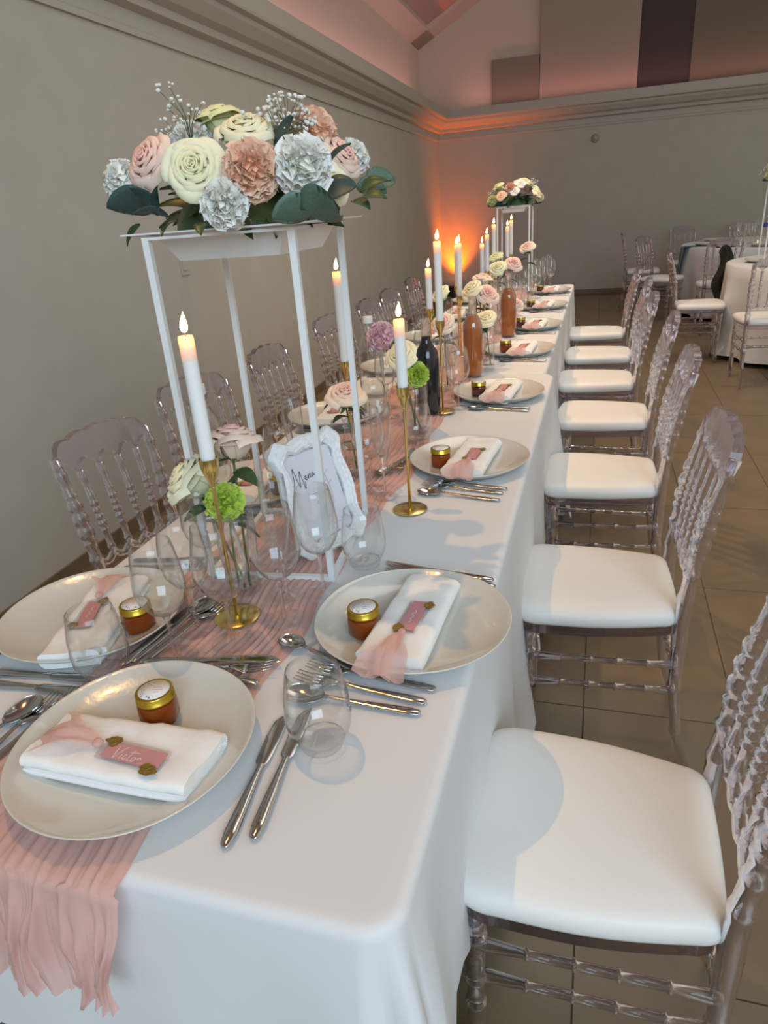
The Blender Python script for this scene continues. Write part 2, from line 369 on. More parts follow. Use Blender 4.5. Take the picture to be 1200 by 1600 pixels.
tag(obj('tablecloth', cloth_top(-.935, 2.69, -.178, 5.66, TZ-.004, .12, 9, flare=.12, corner_rise=False, butt=-1), 'cloth', None, True, 50), 'white cloth draped over the far half of the long table', 'tablecloth')

# pink gauze runner with pleats, hanging over the front edge
def runner():
    random.seed(8); ph = [random.uniform(0, 6.28) for _ in range(12)]
    nu, nv = 140, 300; mb = MB()
    L0, LT = .125, 5.27                       # hang length, length on the table
    def pleat(u, y):
        x = u*.29
        def rid(f): return 1-abs(math.sin(f))**.55
        a = rid(x*190+3.2*math.sin(y*2.7+x*9+ph[0])+1.5*math.sin(y*9.1-x*20+ph[1])+y*4)
        c = rid(x*290+3.6*math.sin(y*3.3-x*12+ph[2])+1.2*math.sin(y*13+x*30)-y*6+ph[3])
        d = math.sin(x*70+2*math.sin(y*1.3+ph[4])+y*2.1)
        return max(0, .22+.55*a+.32*c+.22*d)
    def fn(u, v):
        l = -L0+(L0+LT)*(v**1.0 if v > .3 else v)
        y = .370+l
        e = .010*math.sin(y*9+ph[5])+.006*math.sin(y*23+ph[6])
        e2 = .010*math.sin(y*8+ph[7])+.006*math.sin(y*27+ph[8])
        hang = max(0, -l)
        x = -.725+e+(u)*(.285+e2-e)
        if hang > 0:
            x = x+(u-.5)*.06*min(1, hang/.1)*(1 if u < .5 else -.2)+.008*math.sin(hang*30+u*14)
        p = pleat(u, max(y, .1))
        if l >= .012:
            edge = min(u, 1-u)
            return (x, y, TZ+.0012+.0075*p*(1 if edge > .02 else .4))
        if l > -.012:
            a = (.012-l)/.024*PI/2
            return (x, .370+.012-.016*math.sin(a)-.002, TZ-.012+.0135*math.cos(a)+.005*p)
        rag = .05*(1-hang/L0)*0
        drop = hang*(1+.16*(1-abs(2*u-1.1))+.06*math.sin(u*11+ph[9])+.035*math.sin(u*33+ph[10])+.10*u)
        return (x, .370-.006-.004*math.sin(u*40)-.026*p*min(1, hang/.05)-.03*hang, TZ-.012-drop)
    vs = []
    ys = [i/49*(L0+.03)/(L0+LT) for i in range(50)]+[((L0+.03)+(LT-.03)*((i+1)/250))/(L0+LT) for i in range(250)]
    for v in ys:
        for i in range(nu): vs.append(fn(i/(nu-1), v))
    mb.add(vs, [(j*nu+i, j*nu+i+1, (j+1)*nu+i+1, (j+1)*nu+i) for j in range(nv-1) for i in range(nu-1)])
    return mb
tag(obj('table_runner', runner(), 'gauze'), 'pleated pink gauze runner along the middle of the long table', 'runner')
RZ = TZ+.007

# ------------------------------------------------------------------ chairs
def turned(p0, p1, prof, seg=10, mb=None):
    mb = mb or MB(); p0, p1 = Vector(p0), Vector(p1); d = p1-p0
    return mb.tube([p0+d*t for t, _ in prof], [r for _, r in prof], seg, up=(1, 0, 0) if abs(d.normalized().x) < .9 else (0, 1, 0))
def ring(t, r, w=.012): return [(t-w, r*.8), (t-w*.6, r*1.12), (t+w*.6, r*1.12), (t+w, r*.8)]
def bead(t, r, w=.03, n=4): return [(t-w+2*w*i/n, r*(.66+.5*math.sin(PI*i/n))) for i in range(n+1)]
def cushion_outline(s=1.0):
    P = []; C = [(-.195, -.19), (.185, -.148), (.185, .148), (-.195, .19)]; R = [.075, .035, .035, .075]
    for k in range(4):
        c = Vector(C[k]); a = (Vector(C[k-1])-c).normalized(); bb = (Vector(C[(k+1) % 4])-c).normalized(); r = R[k]
        p0, p2 = c+a*r, c+bb*r
        for i in range(9):
            t = i/8; P.append(p0*(1-t)**2+c*2*t*(1-t)+p2*t*t)
        e = (C[(k+1) % 4][0]-bb.x*0, 0)
        nx = Vector(C[(k+1) % 4])-bb*R[(k+1) % 4]
        nrm = Vector((bb.y, -bb.x))
        for i in range(1, 7):
            t = i/7; q = p2.lerp(nx, t); P.append(q+nrm*.010*math.sin(PI*t)*(1 if k != 1 else .3))
    return P
def make_chair(acr='acrylic', detail=10):
    t = thing('banquet_chair', '', 'chair')
    P = cushion_outline(); n = len(P); mb = MB()
    for z, k, dome in ((.433, .93, 0), (.436, .975, 0), (.445, 1.0, 0), (.458, 1.005, 0), (.468, .985, 0), (.475, .95, 0), (.480, .88, 0), (.484, .72, 0), (.487, .45, 0), (.488, .2, 0)):
        mb.v += [(p.x*k, p.y*k, z) for p in P]
    mb.f = [(j*n+i, j*n+(i+1) % n, (j+1)*n+(i+1) % n, (j+1)*n+i) for j in range(9) for i in range(n)]+[tuple(range(9*n, 10*n)), tuple(range(n-1, -1, -1))]
    obj('seat', mb, 'seat', t)
    mb = MB(); mb.prism([(p.x*.95, p.y*.95) for p in P], .408, .432); obj('seat_frame', mb, acr, t, False)
    fl = [(0, .010), (.04, .011), (.05, .016), (.10, .016), (.12, .0125), (.35, .016)]+ring(.45, .016)+[(.5, .014)]+ring(.60, .016)+[(.64, .015), (.75, .017)]+ring(.86, .018)+[(.92, .017), (1, .019)]
    for s in (-1, 1): obj('leg', turned((-.158, s*.148, 0), (-.158, s*.148, .40), fl, detail), acr, t)
    path = lambda z, s: (.19+(.05*((.3-z)/.3)**2 if z < .3 else 0)+(.02*((z-.47)/.43)+.055*((z-.47)/.43)**2 if z > .47 else 0), s*(.138+(.014*(z-.47)/.41 if z > .47 else 0)), z)
    for s in (-1, 1):
        zr = []
        for z, r in [(0, .011), (.12, .014), (.13, .018), (.145, .014), (.24, .016), (.25, .019), (.27, .019), (.28, .015), (.35, .017), (.40, .018), (.46, .0175), (.50, .0175), (.507, .0195), (.517, .0195), (.524, .0165),
                     (.565, .0155), (.572, .0185), (.580, .0185), (.587, .0145), (.612, .0140), (.618, .0165), (.626, .0165), (.631, .0130), (.640, .0175), (.652, .0195), (.664, .0175), (.670, .0135), (.678, .0175), (.690, .0195), (.702, .0175), (.708, .0130), (.716, .0165), (.727, .018), (.738, .016), (.743, .0125), (.75, .0155), (.757, .0155), (.763, .0125), (.80, .0118), (.806, .0145), (.813, .0145), (.818, .0118), (.852, .0120)]: zr.append((z, r*(1.0 if z < .6 else 1.12)))
        mb = MB(); mb.tube([path(z, s) for z, _ in zr], [r for _, r in zr], detail, up=(1, 0, 0)); obj('leg', mb, acr, t)
    sp = [(0, .011), (.05, .011)]+ring(.22, .0095, .01)+ring(.42, .0095, .01)+ring(.60, .0095, .01)+ring(.80, .0095, .01)+[(.95, .011), (1, .011)]
    for s in (-1, 1):
        for z in (.325, .25): obj('stretcher', turned((-.155, s*.148, z), (.192, s*.138, z), sp, 8), acr, t)
    obj('stretcher', turned((-.158, -.148, .29), (-.158, .148, .29), sp, 8), acr, t)
    obj('stretcher', turned((.19, -.138, .29), (.19, .138, .29), sp, 8), acr, t)
    # scalloped crest: a slab from the arches to the waved top edge
    def bx(z): return path(z, 0)[0]
    mb = MB(); N = 40; vs = []
    for i in range(N+1):
        u = i/N; y = -.157+.314*u
        e = min(u, 1-u)
        zt = .874+.022*math.sin(PI*u)+.006*abs(math.sin(PI*5*u))-.048*max(0, 1-e/.13)**2
        zb = .798+.034*abs(math.sin(PI*5*(u*.94+.03)))**.6
        for zz, dx in ((zb, -.009), (zb, .009), (zt, .011), (zt, -.011)): vs.append((bx(zz)+dx, y, zz))
    fs = []
    for i in range(N):
        for k in range(4): fs.append((i*4+k, i*4+(k+1) % 4, i*4+4+(k+1) % 4, i*4+4+k))
    fs += [(3, 2, 1, 0), (N*4, N*4+1, N*4+2, N*4+3)]
    mb.add(vs, [f[::-1] for f in fs]); obj('crest_rail', mb, acr, t, True, 50)
    mb = MB(); mb.tube([(bx(.565)+.0, -.14+.28*i/40, .552+.020*(1-abs(math.sin(PI*5*i/40)))) for i in range(41)], .011, 8, up=(0, 0, 1)); obj('back_rail', mb, acr, t)
    spi = [(0, .010), (.08, .011), (.10, .0125), (.12, .009), (.28, .0095), (.30, .0125), (.32, .0095)]+[x for q in (.38, .46, .54, .62) for x in ((q-.035, .0085), (q-.012, .0125), (q+.012, .0125), (q+.035, .0085))]+[(.70, .0125), (.73, .009), (.9, .0095), (1, .0115)]
    for k in range(4):
        y = -.165*1+.33*(k+1)/5
        mb = MB(); mb.tube([(bx(.565+.24*q), y*(.86+.10*q), .565+.24*q) for q, _ in spi], [r for _, r in spi], 8, up=(1, 0, 0)); obj('spindle', mb, acr, t)
    return t
CH = make_chair()
right_chairs = [(.03, .832, -.03), (.03, 1.60, .03), (.04, 2.375, .0), (.05, 3.12, -.02), (.012, 3.77, .02), (.022, 4.43, 0), (.0, 5.19, .02)]
for i, (x, y, r) in enumerate(right_chairs):
    lab = ['clear acrylic chair with white seat nearest the camera, lower right corner', 'second clear acrylic chair from the camera on the right of the long table'][i] if i < 2 else '%s clear acrylic chair from the camera on the right of the long table' % ORD[i]
    place(CH, USED, (x, y, 0), r, lab, 'acrylic chairs on the right side of the long table')
left_chairs = [(-1.02, 1.415, .22), (-1.075, 1.95, .30), (-1.03, 2.54, .05), (-1.06, 3.30, .26), (-1.04, 3.93, .12), (-1.05, 4.42, .1), (-1.07, 5.12, .05)]
for i, (x, y, r) in enumerate(left_chairs):
    dup(CH, (x, y, 0), PI-r, '%s clear acrylic chair from the camera along the grey left wall' % ORD[i], 'acrylic chairs on the wall side of the long table')

# ------------------------------------------------------------------ plates, napkins, jars, name tags
def make_plate():
    mb = MB()
    pr = [(0, .0075), (.06, .0075), (.095, .0085), (.115, .012), (.135, .019), (.148, .0255), (.153, .0285), (.1545, .0285), (.155, .0275), (.150, .0225), (.137, .0135), (.118, .006), (.10, .001), (.095, 0), (.09, .003), (0, .003)]
    mb.lathe(pr[::-1], 64)
    mb.v = [(x*(1+.012*math.cos(2*math.atan2(y, x)+.7)), y*(1+.012*math.cos(2*math.atan2(y, x)+.7)), z+.0015*(x*x+y*y)/.024*math.cos(3*math.atan2(y, x))) for x, y, z in mb.v]
    o = obj('dinner_plate', mb, 'plate'); return tag(o, '', 'plate')
def make_napkin(L, W, seed):
    # flattened roll of cotton: spiral fold section across W, extruded along L; local x along L, y across W
    random.seed(seed); mb = MB(); sec = []
    h, r = .026, .011
    prof = []
    def arc(cx, cz, rr, a0, a1, n): return [(cx+rr*math.cos(a0+(a1-a0)*i/n), cz+rr*math.sin(a0+(a1-a0)*i/n)) for i in range(n+1)]
    y0, y1 = -W/2, W/2
    outer = arc(y0+.013, .013, .013, PI*1.5, PI*.5, 8)+[(y0+W*q, .026+.0012*math.sin(q*9)) for q in (.3, .45, .6, .75)]+arc(y1-.008, .018, .008, PI*.5, -PI*.5, 5)
    outer += [(y1-.03, .0115)]+[(y1-.002, .0085)]+[(y1, .005), (y1-.002, .0005)]+[(y0+W*q, 0) for q in (.7, .4)]
    n = len(outer); ns = 14
    for i in range(ns):
        u = i/(ns-1); x = -L/2+L*u
        wv = .0016*math.sin(u*23+seed)+.0012*math.sin(u*41+2*seed)
        k = 1+.02*math.sin(u*5+seed)-.03*(2*u-1)
        e = 0.0 if 0 < i < ns-1 else .0
        mb.v += [(x+.004*math.sin(q[0]*60+seed)*(1 if i in (0, ns-1) else .3), q[0]*k, max(.0003, q[1]+wv*(q[1] > .015))) for q in outer]
    mb.f = [(j*n+i, j*n+(i+1) % n, (j+1)*n+(i+1) % n, (j+1)*n+i) for j in range(ns-1) for i in range(n)]+[tuple(range(n-1, -1, -1)), tuple((ns-1)*n+k for k in range(n))]
    mb.f = [f[::-1] for f in mb.f]
    o = obj('napkin', mb, 'napkin', None, True, 55)
    # rolled layers seen at the open end
    for e, nm in ((-1, 'rolled_edge'),):
        q = MB(); pts = []
        for i in range(34):
            a = i/33*PI*3.2; rr = .0105*(1-i/40); pts.append((y0+.0135+rr*math.cos(a+PI*.5)*1.25, .013+rr*math.sin(a+PI*.5)))
        x = e*L/2
        q.add([(x+e*dx, yy, zz) for dx in (-.002, .0035) for yy, zz in pts], [(i, i+1, 35+i-1+0, 34+i) for i in range(33)])
        obj(nm, q, 'napkin', o)
    return tag(o, '', 'napkin')
def strokes(lines, w, mb, T):
    for ln in lines:
        P = [Vector(p) for p in ln]; vs = []; n = len(P)
        for i in range(n):
            t = (P[min(i+1, n-1)]-P[max(0, i-1)]); t = t.normalized() if t.length else Vector((1, 0))
            nn = Vector((-t.y, t.x))*w/2
            vs += [T(P[i]+nn), T(P[i]-nn)]
        mb.add(vs, [(2*i, 2*i+1, 2*i+3, 2*i+2) for i in range(n-1)])
def smooth_line(pts, k=4):
    P = [Vector(p) for p in pts]; out = []
    for i in range(len(P)-1):
        p0, p1, p2, p3 = P[max(i-1, 0)], P[i], P[i+1], P[min(i+2, len(P)-1)]
        for j in range(k):
            t = j/k; out.append(.5*((2*p1)+(p2-p0)*t+(2*p0-5*p1+4*p2-p3)*t*t+(3*p1-p0-3*p2+p3)*t**3))
    return out+[P[-1]]
VICTOR = [[(0, 1.0), (.12, .1), (.2, -.05), (.42, .7), (.62, 1.15)], [(.62, .45), (.60, 0), (.72, .1)], [(.98, .42), (.86, .45), (.82, .1), (.95, 0), (1.08, .15)],
          [(1.28, 1.0), (1.2, .1), (1.3, 0), (1.4, .1)], [(1.05, .72), (1.75, .85)], [(1.62, .42), (1.5, .3), (1.52, .02), (1.68, .05), (1.72, .35), (1.62, .42)], [(1.88, .45), (1.86, 0), (1.9, .3), (2.02, .47), (2.12, .4)]]
def leaf_blob(cx, cy, r, seed, z=.0032):
    random.seed(seed); return [(cx+r*random.uniform(.65, 1.15)*math.cos(a*PI/9)*1.25, cy+r*random.uniform(.65, 1.1)*math.sin(a*PI/9)) for a in range(18)]
def make_tag(seed, written=True):
    # clear acrylic name tag with a pink brushed back, gold leaf at two corners, tied to a pink chiffon bow; local x along the tag
    t = thing('name_tag', '', 'name tag')
    random.seed(seed)
    b = MB(); b.prism([(-.043, -.017), (-.047, -.006), (-.047, .006), (-.043, .017), (.045, .02), (.048, -.018)], 0, .002); obj('card', b, 'tagclear', t, False)
    b = MB(); b.prism([(-.038, -.013), (-.036, .010), (.0, .013), (.043, .015), (.045, -.008), (.01, -.012)], .0022, .0026); obj('pink_wash', b, 'tag', t, False)
    for cx, cyy, sd in ((-.036, .012, seed+1), (.036, -.014, seed+2)):
        b = MB(); b.prism(leaf_blob(cx, cyy, .0095, sd), .0027, .0034); obj('gold_flake', b, 'goldleaf', t, False)
    if written:
        b = MB(); strokes([smooth_line(l) for l in VICTOR], .045, b, lambda p: (-.022+p[0]*.0185, -.010+p[1]*.0165, .0030)); obj('name_lettering', b, 'inkwhite', t, False)
    else:
        b = MB(); strokes([smooth_line([(-.02+.006*k+.002*(k % 2), .002*(-1)**k) for k in range(7)])], .0008, b, lambda p: (p[0], p[1]+.001, .0030)); obj('name_lettering', b, 'inkwhite', t, False)
    # bow: knot and two tails fanning to -x
    b = MB(); b.lathe([(0, -.006), (.005, -.004), (.007, 0), (.005, .004), (0, .006)], 10, (-.051, 0, .006)); obj('knot', b, 'ribbon', t)
    for s, yy in ((1, .5), (-1, -.35)):
        b = MB()
        def fn(u, v, s=s, yy=yy):
            wd = .007+.044*v**.8; d = v*.092
            y = (u-.5)*wd*1.15+yy*.030*v+.003*math.sin(v*9+s)
            drop = max(0, d-.045)
            return (-.052-d, y, .0065+.005*math.sin(u*9+v*4+s)*v+.010*math.sin(v*PI)*.6-max(0, d-.055)*.42)
        b.grid(fn, 9, 12); obj('ribbon_tail', b, 'ribbon', t)
    return t
def make_jar(honey):
    t = thing('honey_jar', '', 'jar')
    hexr = lambda r: [(r*math.cos(PI/6+k*PI/3+d), r*math.sin(PI/6+k*PI/3+d)) for k in range(6) for d in (-.13, .13)]
    mb = MB(); prof = [(.020, 0), (.0245, .002), (.0262, .006), (.0262, .029), (.0250, .0325), (.0205, .0355), (.0195, .037)]
    for r, z in prof: mb.v += [(x, y, z) for x, y in hexr(r)]
    n = 12; mb.f = [(j*n+i, j*n+(i+1) % n, (j+1)*n+(i+1) % n, (j+1)*n+i) for j in range(len(prof)-1) for i in range(n)]+[tuple(range(n-1, -1, -1)), tuple((len(prof)-1)*n+k for k in range(n))]
    obj('body', mb, honey, t, True, 30)
    mb = MB(); mb.lathe([(0, .0365), (.0240, .0365), (.0258, .0372), (.0258, .0388), (.0250, .0396), (.0250, .0470), (.0242, .0482), (.0215, .0485), (0, .048)], 32); lid = obj('lid', mb, 'gold', t, True, 45)
    mb = MB(); mb.lathe([(0, .04885), (.0205, .04885), (.0205, .0483), (0, .0483)], 28); obj('label', mb, 'label', lid)
    random.seed(4); mb = MB()
    for k in range(30):
        a = random.uniform(1.6, 4.9); r = random.uniform(.0125, .019); s = random.uniform(.0006, .0013)
        mb.prism([(r*math.cos(a)+s*math.cos(q*PI/2.5), r*math.sin(a)+s*math.sin(q*PI/2.5)) for q in range(5)], .04886, .0490)
    for k, (x0, x1) in enumerate(((-.002, .010), (-.003, .012), (0, .008))):
        mb.box((x0, .004-.005*k, .04886), (x1, .0048-.005*k, .0490))
    obj('print', mb, 'inkgrey', lid, False)
    return t
PL = make_plate(); NK = [make_napkin(.24, .098, 1), make_napkin(.235, .10, 2)]; NKL = make_napkin(.235, .098, 3)
JH, JD = make_jar('honey'), make_jar('darkjam'); TG = make_tag(10, False)
UP = PI/2
def rz2(px, py, qx, qy): return math.atan2(qy-py, qx-px)
PZ = .0085
# near end setting
place(PL, USED, (-.535, .550, TZ+.006), 2.2, 'ivory plate nearest the camera, at the end of the table', 'ivory dinner plates')
nk = make_napkin(.228, .098, 6); nk.location = (-.531, .524, TZ+.006+PZ+.003); nk.rotation_euler[2] = .02+PI
nk['label'] = 'white folded napkin on the nearest plate, pink bow to the left'; nk['group'] = 'folded napkins on plates'
tg = make_tag(20, True); tg.location = (-.505, .507, TZ+.006+PZ+.0315); tg.rotation_euler[2] = -.10
tg['label'] = 'clear and pink name tag reading Victor on the nearest napkin'; tg['group'] = 'name tags with pink bows'
place(JH, USED, (-.535, .604, TZ+.006+PZ+.0005), .3, 'small honey jar with gold lid on the nearest plate', 'honey jars on plates')
# left setting
dup(PL, (-.806, .815, TZ), .5, 'ivory plate at the left edge of the table, behind the nearest plate')
place(NKL, USED, (-.785, .800, TZ+PZ), UP+.28+PI, 'white folded napkin on the left plate near the wall', 'folded napkins on plates')
place(TG, USED, (-.790, .790, TZ+PZ+.0275), -UP+.33, 'pink name tag on the napkin of the left plate', 'name tags with pink bows')
dup(JH, (-.706, .803, TZ+PZ+.0005), 1.0, 'small honey jar with gold lid on the left plate beside the wine glass')
# right settings
ry = [.893, 1.652, 2.33, 3.08, 3.72, 4.43, 5.17]
for i, y in enumerate(ry):
    xc = (-.258, -.297, -.313, -.321, -.318, -.328, -.335)[i]; z = TZ if y < 2.68 else TZ-.004; o = ORD[i]
    dup(PL, (xc, y, z), .5+i*1.3, '%s ivory plate from the camera down the right side of the table' % o, 'ivory dinner plates')
    dx = xc+.258
    place(NK[i % 2], USED, (-.255+dx*.8, y, z+PZ), UP-.06-.02*(i % 3), '%s folded white napkin from the camera on the right-hand plates' % o, 'folded napkins on plates')
    dup(TG, (-.250+dx*.8, y-.020, z+PZ+.0275), UP-.10, '%s pink name tag from the camera on the right-hand plates' % o, 'name tags with pink bows')
    jx = (-.327, -.364, -.378, -.381, -.382, -.388, -.392)[i]; jy = y-(.035, .035, .017, -.005, .0, .06, .04)[i]
    jar = JH if i < 2 or i == 3 else JD
    place(jar, USED, (jx, jy, z+PZ+.0005), .2*i, '%s %s honey jar from the camera on the right-hand plates' % (o, 'amber' if jar is JH else 'dark'), 'honey jars on plates')
# further plates on the wall side
ly = [1.42, 2.04, 2.78, 3.46, 4.12, 4.80]
for i, y in enumerate(ly):
    z = TZ if y < 2.68 else TZ-.004; o = ORD[i+1]
    dup(PL, (-.805, y, z), i*.9, '%s ivory plate from the camera along the wall side of the table' % o, 'ivory dinner plates')
    dup(NKL, (-.80, y, z+PZ), UP+.1+PI, '%s folded napkin from the camera along the wall side of the table' % o)
    dup(TG, (-.80, y-.01, z+PZ+.0275), -UP+.15, '%s pink name tag from the camera along the wall side of the table' % o)
    dup(JD, (-.715, y-.02, z+PZ+.0005), .3, '%s dark honey jar from the camera along the wall side of the table' % o)

# ------------------------------------------------------------------ cutlery (handle end at the origin, pointing along +x)
def handle(mb, L, w0=.0052):
    mb.loft([((0, 0, .0045), (0, .003, 0), (0, 0, .001)), ((.004, 0, .0045), (0, .0062, 0), (0, 0, .0019)), ((.02, 0, .0046), (0, .0075, 0), (0, 0, .0022)), ((.06, 0, .0050), (0, .0062, 0), (0, 0, .0024)),
             ((.10, 0, .0062), (0, .0042, 0), (0, 0, .0024)), ((L-.012, 0, .0085), (0, .0030, 0), (0, 0, .0022)), ((L, 0, .0088), (0, .0034, 0), (0, 0, .0018))], 10)
def make_fork(L=.20):
    mb = MB(); handle(mb, L-.07); a = L-.07
    mb.loft([((a, 0, .0086), (0, .0034, 0), (0, 0, .0016)), ((a+.010, 0, .0070), (0, .0085, 0), (0, 0, .0012)), ((a+.020, 0, .0055), (0, .0122, 0), (0, 0, .001)), ((a+.030, 0, .0048), (0, .0125, 0), (0, 0, .0010))], 10)
    for k in range(4):
        y = -.0104+.00693*k
        mb.loft([((a+.028, y, .0048), (0, .0022, 0), (0, 0, .0010)), ((a+.05, y*1.0, .0060), (0, .0016, 0), (0, 0, .0010)), ((a+.07, y*.95, .0095), (0, .0007, 0), (0, 0, .0006))], 6)
    return tag(obj('fork', mb, 'steel'), '', 'fork')
def make_spoon(L=.20, w=.0205, bl=.062):
    mb = MB(); handle(mb, L-bl+.003); a = L-bl
    def fn(up):
        def f(u, v):
            th = u*2*PI; r = v
            x = a+bl/2+bl/2*r*math.cos(th); y = w*r*math.sin(th)*(1+.12*math.cos(th))
            return (x, y, .0092-.0082*(1-r*r)+(.0 if up else -.0012)+.0015*(1-r)*0)
        return f
    mb.grid(fn(True), 28, 9, True); mb.grid(fn(False), 28, 9, True, flip=True)
    n0 = len(mb.v); N = 28
    mb.f += [(n0-N+i, n0-N+(i+1) % N, n0-N*10+(i+1) % N, n0-N*10+i) for i in range(N)]
    return tag(obj('spoon', mb, 'steel'), '', 'spoon')
def make_knife(L=.215):
    mb = MB(); a = L*.56
    mb.loft([((0, 0, .005), (0, .003, 0), (0, 0, .0015)), ((.004, 0, .005), (0, .006, 0), (0, 0, .003)), ((.02, 0, .005), (0, .0085, 0), (0, 0, .0036)), ((.06, 0, .005), (0, .0075, 0), (0, 0, .0036)), ((a-.01, 0, .005), (0, .0048, 0), (0, 0, .0034)), ((a, 0, .005), (0, .0050, 0), (0, 0, .003))], 12)
    mb.loft([((a-.002, 0, .005), (0, .0045, 0), (0, 0, .0022)), ((a+.006, .001, .0046), (0, .0085, 0), (0, 0, .0010)), ((a+.05, .001, .0046), (0, .0098, 0), (0, 0, .0008)), ((a+.078, 0, .0046), (0, .0085, 0), (0, 0, .0007)), ((L-.006, -.003, .0046), (0, .005, 0), (0, 0, .0005)), ((L, -.006, .0046), (0, .0008, 0), (0, 0, .0003))], 10)
    return tag(obj('knife', mb, 'steel', None, True, 60), '', 'knife')
FK, SP, KN = make_fork(), make_spoon(), make_knife(); TS = make_spoon(.165, .017, .05)
def cut(proto, h, t, label, dz=0, group='cutlery on the long table', pitch=0):
    o = place(proto, USED, (h[0], h[1], TZ+dz), rz2(h[0], h[1], t[0], t[1]), label, group)
    o.rotation_euler[1] = -pitch
    return o
cut(KN, (-.356, .445), (-.378, .649), 'left of the two steel knives right of the nearest plate')
cut(KN, (-.330, .462), (-.352, .668), 'right of the two steel knives right of the nearest plate, tip behind the tumbler')
cut(SP, (-.770, .420), (-.752, .615), 'steel spoon left of the nearest plate')
cut(FK, (-.747, .430), (-.729, .615), 'steel fork beside the spoon left of the nearest plate')
cut(FK, (-.722, .445), (-.706, .635), 'steel fork half hidden under the left rim of the nearest plate', .002)
cut(KN, (-.892, .655), (-.705, .672), 'further of two steel knives in front of the left plate')
cut(KN, (-.895, .628), (-.700, .643), 'nearer of two steel knives in front of the left plate')
cut(KN, (-.640, .716), (-.440, .762), 'small steel knife above the nearest plate, tip to the right', .008)
cut(FK, (-.625, .695), (-.440, .744), 'steel dessert fork above the nearest plate, tines to the right', .006)
cut(TS, (-.440, .706), (-.605, .716), 'steel dessert spoon above the nearest plate, handle to the right', .006)
cut(SP, (-.662, .715), (-.628, .900), 'steel spoon on the runner between the left plate and the wine glasses', .006)
cut(FK, (-.645, .715), (-.610, .865), 'steel fork on the runner beside the spoon by the left plate', .006)
cut(KN, (-.672, .700), (-.650, .880), 'dark steel knife on the runner along the left plate', .006)
cut(FK, (-.880, 1.000), (-.690, 1.030), 'nearer steel fork behind the left plate')
cut(FK, (-.880, 1.030), (-.690, 1.058), 'further steel fork behind the left plate')
cut(FK, (-.189, .749), (-.395, .768), 'further fork in front of the right-hand plate, next to its rim')
cut(FK, (-.196, .720), (-.398, .738), 'middle fork between fork and spoon before the first right plate')
cut(SP, (-.198, .697), (-.405, .700), 'spoon before the first right plate, bowl behind the tumbler')
cut(TS, (-.300, .762), (-.440, .812), 'small spoon half under the left rim of the first right plate', .004)
cut(KN, (-.152, 1.062), (-.355, 1.095), 'knife behind the first right plate, handle showing, farther one')
cut(KN, (-.146, 1.040), (-.350, 1.070), 'knife behind the first right plate, handle showing, nearer one')
cut(FK, (-.180, 1.492), (-.385, 1.522), 'further fork before the second right plate')
cut(FK, (-.186, 1.464), (-.384, 1.492), 'nearer fork before the second right plate, beside the spoon')
cut(SP, (-.188, 1.422), (-.385, 1.452), 'spoon before the second right plate, behind the brass candle holder')
cut(SP, (-.455, 1.720), (-.500, 1.555), 'dark spoon on the runner left of the second right plate', .006)
cut(FK, (-.468, 1.740), (-.468, 1.560), 'dark fork on the runner left of the second right plate', .006)
for i, y in enumerate(ry):
    if i < 2: continue
    o = ORD[i]; z = 0 if y < 2.68 else -.004
    cut(FK, (-.19, y-.152), (-.40, y-.130), '%s fork from the camera before the right-hand plates' % o, z)
    cut(SP, (-.192, y-.182), (-.40, y-.160), '%s spoon from the camera before the right-hand plates' % o, z)
    cut(KN, (-.19, y+.17), (-.39, y+.175), '%s knife from the camera behind the right-hand plates' % o, z)
for i, y in enumerate(ly):
    o = ORD[i+1]; z = 0 if y < 2.68 else -.004
    cut(KN, (-.885, y-.130-.03*(i == 0)), (-.685, y-.122-.03*(i == 0)), '%s knife from the camera before the wall-side plates' % o, z)
    cut(KN, (-.885, y-.155-.03*(i == 0)), (-.685, y-.147-.03*(i == 0)), '%s outer knife from the camera before the wall-side plates' % o, z)
    cut(FK, (-.89, y+.17), (-.69, y+.17), '%s fork from the camera behind the wall-side plates' % o, z)

# ------------------------------------------------------------------ glasses
def shell(mb, outer, t, seg=36):
    inner = [(max(0, r-t), z+(t if i == 0 else 0)) for i, (r, z) in enumerate(outer)]
    mb.lathe(outer+[(outer[-1][0]-t/2, outer[-1][1]+t*.4)]+inner[::-1], seg)
def make_tumbler():
    t = thing('tumbler', '', 'glass')
    mb = MB(); shell(mb, [(.0, .010), (.024, .0105), (.032, .016), (.0405, .034), (.0425, .052), (.0405, .078), (.036, .104), (.033, .118)], .0012); obj('bowl', mb, 'glass', t)
    mb = MB(); mb.lathe([(0, 0), (.022, 0), (.0275, .003), (.0305, .0105), (.024, .0098), (0, .0085)], 36); obj('base', mb, 'glass_foot', t)
    return t
def make_wine(h=.20, rmax=.0385, rrim=.0285):
    t = thing('wine_glass', '', 'glass'); z0 = .078
    mb = MB(); shell(mb, [(0, z0), (.010, z0+.002), (.024, z0+.012), (.0345, z0+.030), (rmax, z0+.048), (rmax*.985, z0+.062), (rmax*.91, z0+.088), (rmax*.81, z0+.112), (rrim, h)], .001); obj('bowl', mb, 'glass', t)
    mb = MB(); mb.lathe([(0, .003), (.0042, .006), (.0038, .012), (.0034, .03), (.0034, .055), (.0042, .070), (.007, z0-.0005), (0, z0)], 12); obj('stem', mb, 'stemglass', t)
    mb = MB(); mb.lathe([(0, 0), (.0335, 0), (.0345, .0008), (.033, .0016), (.012, .0035), (.005, .008), (0, .0095)], 36); obj('foot', mb, 'glass_foot', t)
    return t
